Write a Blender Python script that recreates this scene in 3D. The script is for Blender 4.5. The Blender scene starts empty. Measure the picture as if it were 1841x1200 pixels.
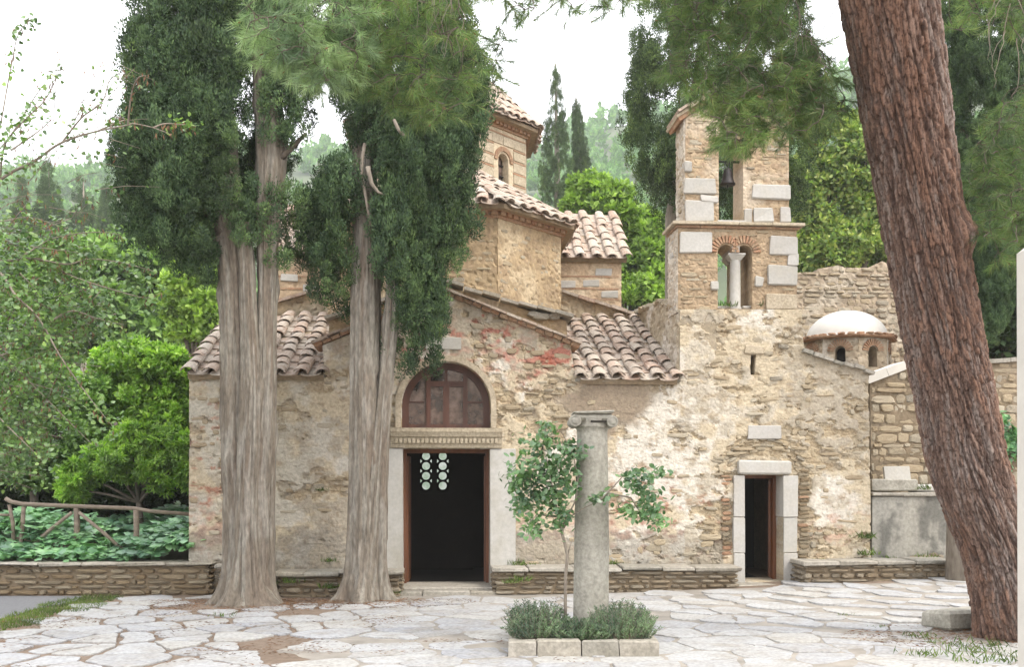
import bpy, math, random
import numpy as np
from mathutils import Vector, Matrix
from mathutils.geometry import delaunay_2d_cdt

R = random.Random(11)
NR = np.random.default_rng(11)
scene = bpy.context.scene
COL = scene.collection
rad = math.radians

# ------------------------------------------------------------------ camera, light, exposure
EYE = 1.65          # eye height of the photographer
FPX, CPX, HPX = 1790.0, 920.5, 860.0      # focal length, centre column and horizon row of the 1841 px wide photo
cam = bpy.data.cameras.new('camera')
cam.sensor_width = 36.0
cam.lens = FPX / 1841.0 * 36.0
cam.shift_y = (HPX - 600.0) / 1841.0
cam.clip_start = 0.05
cam.clip_end = 3000
camo = bpy.data.objects.new('camera', cam)
COL.objects.link(camo)
camo.location = (0, 0, EYE)
camo.rotation_euler = (rad(90), 0, 0)
scene.camera = camo

SUN = Vector((0.50, -0.36, 0.80)).normalized()
world = bpy.data.worlds.new('World')
scene.world = world
world.use_nodes = True
nt = world.node_tree
bg = nt.nodes['Background']
sky = nt.nodes.new('ShaderNodeTexSky')
sky.sky_type = 'NISHITA'
sky.sun_disc = False
sky.sun_elevation = math.asin(SUN.z)
sky.sun_rotation = math.atan2(SUN.x, SUN.y)
sky.air_density = 1.3
sky.dust_density = 4.0
sky.ozone_density = 1.0
veil = nt.nodes.new('ShaderNodeMixRGB')       # thin white cloud sheet drawn evenly over the whole sky
veil.inputs[0].default_value = 0.8
veil.inputs[2].default_value = (9.0, 8.9, 9.1, 1)
nt.links.new(sky.outputs[0], veil.inputs[1])
nt.links.new(veil.outputs[0], bg.inputs[0])
bg.inputs[1].default_value = 0.15

sl = bpy.data.lights.new('sun', 'SUN')
sl.energy = 1.05
sl.angle = rad(18)
sl.color = (1.0, 0.94, 0.84)
so = bpy.data.objects.new('sun', sl)
COL.objects.link(so)
so.rotation_euler = SUN.to_track_quat('Z', 'Y').to_euler()

vs = scene.view_settings
vs.view_transform = 'Standard'
vs.look = 'None'
vs.exposure = 1.3
vs.gamma = 1.0
vs.use_curve_mapping = False
scene.cycles.max_bounces = 6
scene.cycles.diffuse_bounces = 3
scene.cycles.glossy_bounces = 2
scene.cycles.transmission_bounces = 3
scene.cycles.transparent_max_bounces = 6
scene.cycles.volume_bounces = 1
scene.cycles.use_denoising = True

# ------------------------------------------------------------------ noise (numpy)
def hsh(ix, iy, s):
    h = (ix.astype(np.int64) * 374761393 + iy.astype(np.int64) * 668265263 + s * 974634777) & 0xffffffff
    h = ((h ^ (h >> 13)) * 1274126177) & 0xffffffff
    h = ((h ^ (h >> 16)) * 2246822519) & 0xffffffff
    return ((h ^ (h >> 15)) & 0xffffff) / float(0xffffff)

def vnoise(x, y, s=0):
    x = np.asarray(x, float); y = np.asarray(y, float)
    ix, iy = np.floor(x), np.floor(y)
    fx, fy = x - ix, y - iy
    fx = fx * fx * (3 - 2 * fx); fy = fy * fy * (3 - 2 * fy)
    a, b = hsh(ix, iy, s), hsh(ix + 1, iy, s)
    c, d = hsh(ix, iy + 1, s), hsh(ix + 1, iy + 1, s)
    return (a * (1 - fx) + b * fx) * (1 - fy) + (c * (1 - fx) + d * fx) * fy

def fbm(x, y, o=4, s=0):
    t = 0; a = .5; n = 0
    for k in range(o):
        t = t + a * vnoise(x * 2 ** k + 17.3 * k, y * 2 ** k - 9.1 * k, s + k); n += a; a *= .5
    return t / n

def worley(x, y, s=0, wrap=None):
    ix, iy = np.floor(x), np.floor(y)
    f1 = np.full(x.shape, 9.0); f2 = np.full(x.shape, 9.0); cid = np.zeros(x.shape)
    for dx in (-1, 0, 1):
        for dy in (-1, 0, 1):
            cx, cy = ix + dx, iy + dy
            hx = np.mod(cx, wrap) if wrap else cx
            px = cx + .1 + .8 * hsh(hx, cy, s); py = cy + .1 + .8 * hsh(hx, cy, s + 5)
            d = np.hypot(px - x, py - y)
            m = d < f1
            f2 = np.where(m, f1, np.minimum(f2, d)); cid = np.where(m, hsh(hx, cy, s + 9), cid)
            f1 = np.where(m, d, f1)
    return f1, f2, cid

def sst(a, b, x):
    t = np.clip((x - a) / (b - a), 0, 1)
    return t * t * (3 - 2 * t)

def mixc(a, b, t):
    return a * (1 - t[:, None]) + np.asarray(b, float)[None, :] * t[:, None]

# ------------------------------------------------------------------ frames: where a photo point stands at a given depth
def P(px, py, y):
    return Vector(((px - CPX) * y / FPX, y, EYE - (py - HPX) * y / FPX))

YAW = rad(4.2)
OX, OY = -0.965, 14.4
CH = Matrix.Translation((OX, OY, 0)) @ Matrix.Rotation(YAW, 4, 'Z')      # church frame: u along the front, v into depth
CS, SN = math.cos(YAW), math.sin(YAW)

def L(px, py, v=0.0):
    """photo point on the vertical plane v of the church -> (u, z)"""
    dx, dz = (px - CPX) / FPX, -(py - HPX) / FPX
    Y = (v - OX * SN + OY * CS) / (CS - dx * SN)
    X = dx * Y
    return (X - OX) * CS + (Y - OY) * SN, EYE + dz * Y

def U(px, v=0.0): return L(px, HPX, v)[0]
def Z(py, px, v=0.0): return L(px, py, v)[1]

def to_px(u, v, z):
    X = OX + u * CS - v * SN; Y = OY + u * SN + v * CS
    return CPX + FPX * X / Y, HPX - FPX * (z - EYE) / Y

def gz(x, y):
    """ground height of the court"""
    x = np.asarray(x, float); y = np.asarray(y, float)
    return .036 * np.log1p(np.exp((x - .8) * 3)) / 3 * sst(9.5, 13.5, y) * (1 - sst(30, 60, y))

# ------------------------------------------------------------------ objects
I4 = Matrix.Identity(4)
WM = {}
def wm(o): return WM[o.name] if o is not None else I4

def place(o, parent, world):
    COL.objects.link(o)
    if parent is not None:
        o.parent = parent
        o.matrix_basis = wm(parent).inverted() @ world
    else:
        o.matrix_basis = world
    WM[o.name] = world.copy()
    return o

def tag(o, label, cat, group=None):
    o['label'] = label; o['category'] = cat
    if group: o['group'] = group
    return o

def thing(name, label, cat, world, group=None):
    o = bpy.data.objects.new(name, None)
    o.empty_display_size = .2
    if not isinstance(world, Matrix): world = Matrix.Translation(world)
    place(o, None, world)
    return tag(o, label, cat, group)

def meshdata(name, V, polys, mats, smooth=False, col=None):
    """V (n,3); polys: list of (m,k) int arrays or list of faces"""
    me = bpy.data.meshes.new(name)
    V = np.asarray(V, np.float32).reshape(-1, 3)
    loops, starts, tot, at = [], [], [], 0
    if isinstance(polys, np.ndarray): polys = [polys]
    if polys and not isinstance(polys[0], np.ndarray):
        groups = {}
        for f in polys: groups.setdefault(len(f), []).append(f)
        polys = [np.array(g, np.int64) for g in groups.values()]
    for a in polys:
        if len(a) == 0: continue
        m, k = a.shape
        loops.append(a.reshape(-1)); starts.append(at + np.arange(m) * k); tot.append(np.full(m, k)); at += m * k
    loops = np.concatenate(loops); starts = np.concatenate(starts); tot = np.concatenate(tot)
    me.vertices.add(len(V)); me.vertices.foreach_set('co', V.reshape(-1))
    me.loops.add(len(loops)); me.loops.foreach_set('vertex_index', loops.astype(np.int32))
    me.polygons.add(len(starts)); me.polygons.foreach_set('loop_start', starts.astype(np.int32))
    me.polygons.foreach_set('use_smooth', np.full(len(starts), smooth, bool))
    for m in (mats if isinstance(mats, (list, tuple)) else [mats]): me.materials.append(m)
    me.update(calc_edges=True)
    if col is not None:
        c = np.ones((len(V), 4), np.float32); c[:, :3] = col
        at_ = me.color_attributes.new('Col', 'FLOAT_COLOR', 'POINT')
        at_.data.foreach_set('color', c.reshape(-1))
    return me

def xf(M, V):
    A = np.array(M); V = np.asarray(V, float).reshape(-1, 3)
    return V @ A[:3, :3].T + A[:3, 3]

def add(name, V, polys, mat, parent=None, frame=I4, smooth=False, col=None, kind=None, base=None):
    """one mesh object; V given in `frame`; the object sits at its parent's origin (or at `base`)"""
    W = wm(parent) if base is None else (base if isinstance(base, Matrix) else Matrix.Translation(base))
    V = xf(W.inverted() @ frame, V)
    o = bpy.data.objects.new(name, meshdata(name, V, polys, mat, smooth, col))
    place(o, parent, W)
    if kind: o['kind'] = kind
    return o

class MB:
    def __init__(s): s.v = []; s.f = []
    def pts(s, vs): n = len(s.v); s.v += [tuple(p) for p in vs]; return n
    def hexa(s, p):      # p: 4 bottom ccw, 4 top ccw
        n = s.pts(p)
        s.f += [tuple(n + i for i in q) for q in ((3, 2, 1, 0), (4, 5, 6, 7), (0, 1, 5, 4), (1, 2, 6, 5), (2, 3, 7, 6), (3, 0, 4, 7))]
    def box(s, x0, x1, y0, y1, z0, z1):
        s.hexa([(x0, y0, z0), (x1, y0, z0), (x1, y1, z0), (x0, y1, z0), (x0, y0, z1), (x1, y0, z1), (x1, y1, z1), (x0, y1, z1)])
    def bbox(s, x0, x1, y0, y1, z0, z1, b=.01, j=0.0):
        """box with chamfered edges and, with j, uneven corners"""
        rings = []
        for z, i in ((z0, b), (z0 + b, 0), (z1 - b, 0), (z1, b)):
            rings.append([(x0 + i, y0 + i, z), (x1 - i, y0 + i, z), (x1 - i, y1 - i, z), (x0 + i, y1 - i, z)])
        jj = [tuple(R.uniform(-j, j) for _ in range(3)) for _ in range(8)]
        out = []
        for k, r in enumerate(rings):
            for c, p in enumerate(r):
                q = jj[c + (4 if k > 1 else 0)]
                out.append((p[0] + q[0], p[1] + q[1], p[2] + q[2]))
        n = s.pts(out)
        s.f.append(tuple(n + i for i in (3, 2, 1, 0))); s.f.append(tuple(n + i for i in (12, 13, 14, 15)))
        for k in range(3):
            for c in range(4):
                d = (c + 1) % 4
                s.f.append((n + 4 * k + c, n + 4 * k + d, n + 4 * k + 4 + d, n + 4 * k + 4 + c))
    def prism(s, poly, y0, y1):     # poly in (x, z), ccw seen from -y
        k = len(poly)
        n = s.pts([(x, y0, z) for x, z in poly] + [(x, y1, z) for x, z in poly])
        s.f.append(tuple(n + i for i in range(k))); s.f.append(tuple(n + k + i for i in reversed(range(k))))
        for i in range(k):
            j = (i + 1) % k
            s.f.append((n + j, n + i, n + k + i, n + k + j))
    def tube(s, path, r0, r1=None, n=6, radii=None):
        path = [Vector(p) for p in path]; m = len(path)
        if radii is None: radii = [r0 + (r1 - r0 if r1 is not None else 0) * i / max(1, m - 1) for i in range(m)]
        t = (path[1] - path[0]).normalized()
        a = t.orthogonal().normalized()
        base = len(s.v)
        for i, p in enumerate(path):
            t2 = (path[min(i + 1, m - 1)] - path[max(i - 1, 0)]).normalized()
            a = (a - t2 * a.dot(t2))
            a = a.normalized() if a.length > 1e-6 else t2.orthogonal().normalized()
            b = t2.cross(a)
            for k in range(n):
                q = 2 * math.pi * k / n
                s.v.append(tuple(p + (a * math.cos(q) + b * math.sin(q)) * radii[i]))
        for i in range(m - 1):
            for k in range(n):
                k2 = (k + 1) % n
                s.f.append((base + i * n + k, base + i * n + k2, base + (i + 1) * n + k2, base + (i + 1) * n + k))
        s.f.append(tuple(base + k for k in reversed(range(n)))); s.f.append(tuple(base + (m - 1) * n + k for k in range(n)))
    def lathe(s, prof, n=24, c=(0, 0, 0), a0=0.0):
        base = len(s.v)
        for r, z in prof:
            for k in range(n):
                q = a0 + 2 * math.pi * k / n
                s.v.append((c[0] + r * math.cos(q), c[1] + r * math.sin(q), c[2] + z))
        m = len(prof)
        for i in range(m - 1):
            for k in range(n):
                k2 = (k + 1) % n
                s.f.append((base + i * n + k, base + i * n + k2, base + (i + 1) * n + k2, base + (i + 1) * n + k))
        s.f.append(tuple(base + k for k in reversed(range(n)))); s.f.append(tuple(base + (m - 1) * n + k for k in range(n)))
    def build(s, name, mat, parent=None, frame=I4, smooth=False, kind=None, base=None):
        return add(name, s.v, s.f, mat, parent, frame, smooth, None, kind, base)

def wobble(o, amp, scale, seed=0):
    """roughen a mesh's vertices a little"""
    me = o.data; n = len(me.vertices)
    co = np.empty(n * 3, np.float32); me.vertices.foreach_get('co', co); co = co.reshape(-1, 3)
    for k in range(3):
        a, b = co[:, (k + 1) % 3], co[:, (k + 2) % 3]
        co[:, k] += (fbm(a * scale + 3.1 * k + co[:, k] * scale * .7, b * scale, 3, seed + k) - .5) * 2 * amp
    me.vertices.foreach_set('co', co.reshape(-1)); me.update()

# ------------------------------------------------------------------ materials
def newmat(name):
    m = bpy.data.materials.new(name); m.use_nodes = True
    t = m.node_tree
    return m, t, t.nodes['Principled BSDF'], t.nodes, t.links

def rand_socket(t):
    n, l = t.nodes, t.links
    oi = n.new('ShaderNodeObjectInfo'); ge = n.new('ShaderNodeNewGeometry')
    a = n.new('ShaderNodeMath'); a.operation = 'ADD'
    l.new(oi.outputs['Random'], a.inputs[0]); l.new(ge.outputs['Random Per Island'], a.inputs[1])
    f = n.new('ShaderNodeMath'); f.operation = 'FRACT'; l.new(a.outputs[0], f.inputs[0])
    return f.outputs[0]

def ramp(t, sock, cols, pos=None):
    r = t.nodes.new('ShaderNodeValToRGB'); e = r.color_ramp.elements
    k = len(cols)
    while len(e) < k: e.new(.5)
    for i, c in enumerate(cols):
        e[i].position = pos[i] if pos else i / (k - 1)
        e[i].color = (*c, 1)
    t.links.new(sock, r.inputs[0])
    return r.outputs[0]

def noise(t, scale, detail=5, stretch=None, seedsock=None, rough=.6):
    n, l = t.nodes, t.links
    tc = n.new('ShaderNodeTexCoord'); src = tc.outputs['Object']
    if stretch or seedsock is not None:
        mp = n.new('ShaderNodeMapping'); l.new(src, mp.inputs[0])
        if stretch: mp.inputs['Scale'].default_value = stretch
        if seedsock is not None:
            mu = n.new('ShaderNodeMath'); mu.operation = 'MULTIPLY'; mu.inputs[1].default_value = 53
            l.new(seedsock, mu.inputs[0]); l.new(mu.outputs[0], mp.inputs['Location'])
        src = mp.outputs[0]
    x = n.new('ShaderNodeTexNoise'); x.inputs['Scale'].default_value = scale
    x.inputs['Detail'].default_value = detail; x.inputs['Roughness'].default_value = rough
    l.new(src, x.inputs['Vector'])
    return x.outputs['Fac']

def mixrgb(t, a, b, fac, mode='MIX'):
    x = t.nodes.new('ShaderNodeMixRGB'); x.blend_type = mode
    for s, i in ((fac, 0), (a, 1), (b, 2)):
        if isinstance(s, (int, float)): x.inputs[i].default_value = s
        elif isinstance(s, tuple): x.inputs[i].default_value = (*s, 1)
        else: t.links.new(s, x.inputs[i])
    return x.outputs[0]

def bump(t, b, h, strength=.5, dist=.02):
    x = t.nodes.new('ShaderNodeBump'); x.inputs['Strength'].default_value = strength
    x.inputs['Distance'].default_value = dist
    t.links.new(h, x.inputs['Height']); t.links.new(x.outputs[0], b.inputs['Normal'])

def m_stone(name, cols, spot=(.25, .2, .14), nscale=9, rough=.9, amt=.6, bscale=None, bstr=.6, fc=(.72, 1.2)):
    m, t, b, n, l = newmat(name)
    r = rand_socket(t)
    c = ramp(t, r, cols)
    f = noise(t, nscale, 6, None, r)
    f2 = ramp(t, f, [(0, 0, 0), (1, 1, 1)], [.42, .68])
    c = mixrgb(t, c, spot, 0.0) if amt == 0 else c
    mu = t.nodes.new('ShaderNodeMath'); mu.operation = 'MULTIPLY'; mu.inputs[1].default_value = amt
    l.new(f2, mu.inputs[0])
    c = mixrgb(t, c, spot, mu.outputs[0])
    fine = noise(t, (bscale or nscale * 5), 4, None, r)
    c = mixrgb(t, c, ramp(t, fine, [(fc[0],) * 3, (fc[1],) * 3], [.3, .7]), 1.0, 'MULTIPLY')
    l.new(c, b.inputs['Base Color']); b.inputs['Roughness'].default_value = rough
    b.inputs['Specular IOR Level'].default_value = .25
    bump(t, b, fine, bstr, .012)
    return m

def m_vcol(name, nscale=30, rough=.92, lo=.75, hi=1.2, bstr=.5, bdist=.01, stretch=None):
    m, t, b, n, l = newmat(name)
    at = n.new('ShaderNodeVertexColor'); at.layer_name = 'Col'
    f = noise(t, nscale, 6, stretch)
    c = mixrgb(t, at.outputs[0], ramp(t, f, [(lo,) * 3, (hi,) * 3], [.3, .7]), 1.0, 'MULTIPLY')
    l.new(c, b.inputs['Base Color']); b.inputs['Roughness'].default_value = rough
    b.inputs['Specular IOR Level'].default_value = .2
    bump(t, b, f, bstr, bdist)
    return m

def m_leaf(name, cols, trans=.35, rough=.55, spec=.3, tcol=(1.0, 1.15, .45), clump=3.5, each=False):
    m, t, b, n, l = newmat(name)
    r = rand_socket(t)
    c = ramp(t, r, cols)
    big = noise(t, .9, 3)
    c = mixrgb(t, c, ramp(t, big, [(.7, .72, .7), (1.25, 1.22, 1.1)], [.35, .65]), 1.0, 'MULTIPLY')
    if each:                                   # sprays differ a little in tone, some fresher, some duller
        oi = n.new('ShaderNodeObjectInfo')
        c = mixrgb(t, c, ramp(t, oi.outputs['Random'], [(.66, .62, .58), (.9, .9, .9), (1.05, 1.05, 1.0), (1.45, 1.36, 1.05)]), 1.0, 'MULTIPLY')
    cl = noise(t, clump, 2)
    c = mixrgb(t, c, ramp(t, cl, [(.62, .66, .7), (1.45, 1.4, 1.15)], [.36, .64]), 1.0, 'MULTIPLY')
    l.new(c, b.inputs['Base Color']); b.inputs['Roughness'].default_value = rough
    b.inputs['Specular IOR Level'].default_value = spec
    tr = n.new('ShaderNodeBsdfTranslucent')
    l.new(mixrgb(t, c, tcol, 1.0, 'MULTIPLY'), tr.inputs[0])
    mx = n.new('ShaderNodeMixShader'); mx.inputs[0].default_value = trans
    l.new(b.outputs[0], mx.inputs[1]); l.new(tr.outputs[0], mx.inputs[2])
    l.new(mx.outputs[0], n['Material Output'].inputs[0])
    return m

def m_wood(name, a, b_, scale=6, stretch=(1, 1, .08), rough=.7):
    m, t, b, n, l = newmat(name)
    f = noise(t, scale, 6, stretch)
    l.new(ramp(t, f, [a, b_], [.3, .7]), b.inputs['Base Color']); b.inputs['Roughness'].default_value = rough
    bump(t, b, f, .4, .01)
    return m

def m_plain(name, c, rough=.6, metal=0.0, nscale=12, var=.2, bstr=.2):
    m, t, b, n, l = newmat(name)
    f = noise(t, nscale, 6)
    l.new(ramp(t, f, [tuple(x * (1 - var) for x in c), tuple(x * (1 + var) for x in c)], [.3, .7]), b.inputs['Base Color'])
    b.inputs['Roughness'].default_value = rough; b.inputs['Metallic'].default_value = metal
    if bstr: bump(t, b, f, bstr, .005)
    return m

M = {}
M['facade'] = m_vcol('weathered_plaster', 26, .95, .78, 1.18, .7, .012)
M['wallcol'] = m_vcol('old_masonry', 20, .95, .78, 1.18, .7, .012)
M['rubble'] = m_stone('rubble_stone', [(.30, .23, .145), (.42, .345, .235), (.36, .28, .18), (.46, .41, .32), (.32, .285, .22), (.38, .30, .19), (.25, .23, .19)], (.46, .39, .28), 8, amt=.7)
M['drystone'] = m_stone('dry_stone', [(.21, .16, .10), (.30, .24, .165), (.17, .14, .10), (.35, .30, .225), (.25, .215, .16)], (.12, .098, .068), 6, amt=.5)
M['brownstone'] = m_stone('brown_stone', [(.20, .145, .085), (.27, .205, .125), (.31, .265, .19), (.17, .135, .09)], (.13, .10, .065), 6, amt=.45)
M['slab'] = m_stone('coping_slab', [(.32, .29, .235), (.39, .36, .31), (.27, .255, .215)], (.19, .175, .135), 5, amt=.5)
M['flag'] = m_stone('flagstone', [(.345, .347, .355), (.415, .415, .41), (.375, .38, .392), (.425, .415, .39), (.31, .315, .33)], (.29, .265, .225), 3.5, .85, amt=.65, bscale=24, bstr=.35)
M['brick'] = m_stone('brick', [(.33, .17, .10), (.40, .235, .145), (.30, .19, .12), (.37, .21, .125)], (.42, .33, .22), 9, amt=.6)
M['marble'] = m_stone('white_marble', [(.39, .375, .34), (.47, .455, .42), (.43, .41, .38)], (.40, .365, .30), 4, .7, amt=.5, bscale=26, bstr=.25, fc=(.9, 1.07))
M['doormarble'] = m_stone('door_marble', [(.44, .425, .39), (.49, .475, .44)], (.35, .325, .265), 3, .7, amt=.6, bscale=22, bstr=.2, fc=(.9, 1.07))
M['oldmarble'] = m_stone('grey_marble', [(.345, .325, .275), (.39, .37, .315)], (.23, .215, .175), 4, .8, amt=.6, bscale=26, bstr=.5)
M['carved'] = m_stone('carved_limestone', [(.42, .36, .26), (.46, .39, .29)], (.30, .245, .165), 6, .85, amt=.5)
M['tile'] = m_stone('roof_tile', [(.35, .245, .185), (.42, .325, .255), (.38, .28, .215), (.45, .385, .315), (.28, .225, .18), (.38, .26, .195), (.34, .29, .235)], (.49, .44, .375), 6, .9, amt=.75)
M['mortar'] = m_plain('lime_mortar', (.26, .20, .13), .95, 0, 14, .25, .4)
M['limewash'] = m_plain('limewash', (.60, .575, .52), .9, 0, 5, .07, .2)
M['door'] = m_wood('door_wood', (.09, .035, .015), (.20, .075, .03), 9, (1, 1, .06), .55)
M['frame'] = m_wood('window_wood', (.055, .022, .014), (.11, .045, .028), 9, (1, 1, .2), .5)
M['rail'] = m_wood('weathered_pole', (.13, .10, .075), (.27, .22, .17), 14, (.3, 1, 1), .85)
M['bed'] = m_plain('joint_mortar', (.27, .245, .21), .95, 0, 3, .3, .2)
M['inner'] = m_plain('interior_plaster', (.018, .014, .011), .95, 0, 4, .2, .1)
M['bronze'] = m_plain('bell_bronze', (.045, .04, .04), .55, .6, 10, .3, .1)
M['iron'] = m_plain('iron', (.03, .028, .027), .5, .7, 10, .3, .1)
M['earth'] = None
M['bark_pine'] = m_vcol('pine_bark', 60, .95, .7, 1.25, .8, .008)
M['bark_cyp'] = m_vcol('cypress_bark', 30, .95, .66, 1.28, 1.0, .016, (1, 1, .3))
M['bark_thin'] = m_wood('twig_bark', (.16, .13, .10), (.30, .26, .21), 20, (1, 1, .3), .9)
M['bark_dark'] = m_wood('branch_bark', (.07, .055, .045), (.17, .14, .11), 20, (1, 1, .3), .9)
M['leaf_cyp'] = m_leaf('cypress_foliage', [(0.042, 0.083, 0.048), (0.071, 0.124, 0.071), (0.098, 0.159, 0.085), (0.059, 0.104, 0.064)], .10, .7, .25, each=True)
M['leaf_cyp2'] = m_leaf('cypress_foliage_green', [(0.039, 0.074, 0.034), (0.071, 0.115, 0.053), (0.094, 0.144, 0.064), (0.052, 0.092, 0.046)], .15, .7, .2, each=True)
M['needle'] = m_leaf('pine_needle', [(0.090, 0.158, 0.063), (0.128, 0.217, 0.083), (0.172, 0.261, 0.101), (0.224, 0.232, 0.105)], .3, .5, .35, tcol=(.85, 1.1, .75))
M['needle_pale'] = m_leaf('pine_needle_pale', [(0.178, 0.272, 0.149), (0.253, 0.358, 0.216), (0.312, 0.415, 0.260), (0.223, 0.300, 0.164)], .35, .45, .45, tcol=(.85, 1.1, .75))
M['leaf_plane'] = m_leaf('plane_leaf', [(0.180, 0.289, 0.074), (0.262, 0.397, 0.108), (0.321, 0.452, 0.140)], .4)
M['leaf_mid'] = m_leaf('broad_leaf', [(0.119, 0.219, 0.083), (0.197, 0.328, 0.113), (0.263, 0.414, 0.151)], .35)
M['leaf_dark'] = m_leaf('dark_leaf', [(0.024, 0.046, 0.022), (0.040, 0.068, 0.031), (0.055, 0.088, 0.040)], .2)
M['leaf_olive'] = m_leaf('pale_flowering_leaf', [(0.186, 0.301, 0.108), (0.292, 0.408, 0.143), (0.500, 0.538, 0.233), (0.208, 0.345, 0.108)], .35)
M['leaf_judas'] = m_leaf('heart_leaf', [(0.095, 0.187, 0.072), (0.147, 0.259, 0.100), (0.199, 0.308, 0.118), (0.086, 0.162, 0.082)], .3, .32, .6)
M['pod'] = m_leaf('dry_pod', [(.15, .085, .06), (.20, .12, .085), (.12, .07, .05)], .2, .6, .2, (1, .7, .5))
M['leaf_bright'] = m_leaf('bright_shrub_leaf', [(0.168, 0.308, 0.072), (0.266, 0.448, 0.096), (0.350, 0.518, 0.120), (0.210, 0.378, 0.102)], .4, .4, .5)
M['leaf_acan'] = m_leaf('glossy_ground_leaf', [(0.114, 0.259, 0.155), (0.163, 0.337, 0.198), (0.225, 0.414, 0.240)], .2, .36, 1.0)
M['leaf_sap'] = m_leaf('sapling_leaf', [(0.090, 0.186, 0.098), (0.131, 0.241, 0.128), (0.179, 0.297, 0.165)], .3, .3, .8)
M['leaf_rose'] = m_leaf('rosemary_leaf', [(0.086, 0.144, 0.098), (0.121, 0.190, 0.132), (0.155, 0.224, 0.161)], .2, .6, .3)
M['weed'] = m_leaf('weed_leaf', [(.06, .11, .03), (.10, .16, .045), (.15, .19, .06)], .35)
M['leaf_far'] = m_leaf('far_foliage', [(0.084, 0.194, 0.052), (0.120, 0.264, 0.065), (0.165, 0.304, 0.082)], .25)

def m_ground():
    m, t, b, n, l = newmat('court_earth')
    f = noise(t, .5, 6); g = noise(t, 14, 6)
    c = ramp(t, f, [(.165, .12, .085), (.23, .175, .13)], [.35, .65])
    c = mixrgb(t, c, ramp(t, g, [(.7, .68, .66), (1.2, 1.2, 1.2)], [.3, .7]), 1.0, 'MULTIPLY')
    l.new(c, b.inputs['Base Color']); b.inputs['Roughness'].default_value = 1
    bump(t, b, g, .6, .02)
    return m
M['earth'] = m_ground()
M['hill'] = m_plain('wooded_slope', (.08, .10, .05), 1, 0, .1, .3, 0)
M['asphalt'] = m_plain('grey_path', (.16, .16, .165), .95, 0, 30, .15, .3)

def m_glass():
    m, t, b, n, l = newmat('window_glass')
    f = noise(t, 4.5, 4)
    l.new(ramp(t, f, [(.022, .02, .022), (.085, .055, .045), (.17, .12, .10)], [.38, .5, .62]), b.inputs['Base Color'])  # brown blotches in the colour stand in for a reflected tiled roof
    b.inputs['Roughness'].default_value = .08; b.inputs['Specular IOR Level'].default_value = 1.0
    b.inputs['IOR'].default_value = 1.6
    bump(t, b, noise(t, 5, 2), .15, .01)
    return m
M['glass'] = m_glass()
def m_glow():
    m, t, b, n, l = newmat('daylight_glow')
    e = n.new('ShaderNodeEmission'); e.inputs[1].default_value = 0.32  # emission imitates daylight behind the screen holes
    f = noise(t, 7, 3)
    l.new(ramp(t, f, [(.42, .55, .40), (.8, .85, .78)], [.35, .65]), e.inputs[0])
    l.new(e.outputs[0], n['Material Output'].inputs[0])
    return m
M['glow'] = m_glow()
# ------------------------------------------------------------------ builders
def in_poly(poly, x, y):
    r = np.zeros(x.shape, bool); n = len(poly)
    for i in range(n):
        x0, y0 = poly[i]; x1, y1 = poly[(i + 1) % n]
        if y0 == y1: continue
        c = ((y0 > y) != (y1 > y)) & (x < (x1 - x0) * (y - y0) / (y1 - y0) + x0)
        r ^= c
    return r

def edge_dist(poly, x, y):
    d = np.full(x.shape, 1e9); n = len(poly)
    for i in range(n):
        ax, ay = poly[i]; bx, by = poly[(i + 1) % n]
        dx, dy = bx - ax, by - ay
        t = np.clip(((x - ax) * dx + (y - ay) * dy) / max(1e-12, dx * dx + dy * dy), 0, 1)
        d = np.minimum(d, np.hypot(ax + t * dx - x, ay + t * dy - y))
    return d

def subdiv(poly, res):
    out = []
    for i in range(len(poly)):
        a, b = poly[i], poly[(i + 1) % len(poly)]
        k = max(1, int(math.hypot(b[0] - a[0], b[1] - a[1]) / res))
        out += [(a[0] + (b[0] - a[0]) * j / k, a[1] + (b[1] - a[1]) * j / k) for j in range(k)]
    return out

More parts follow.
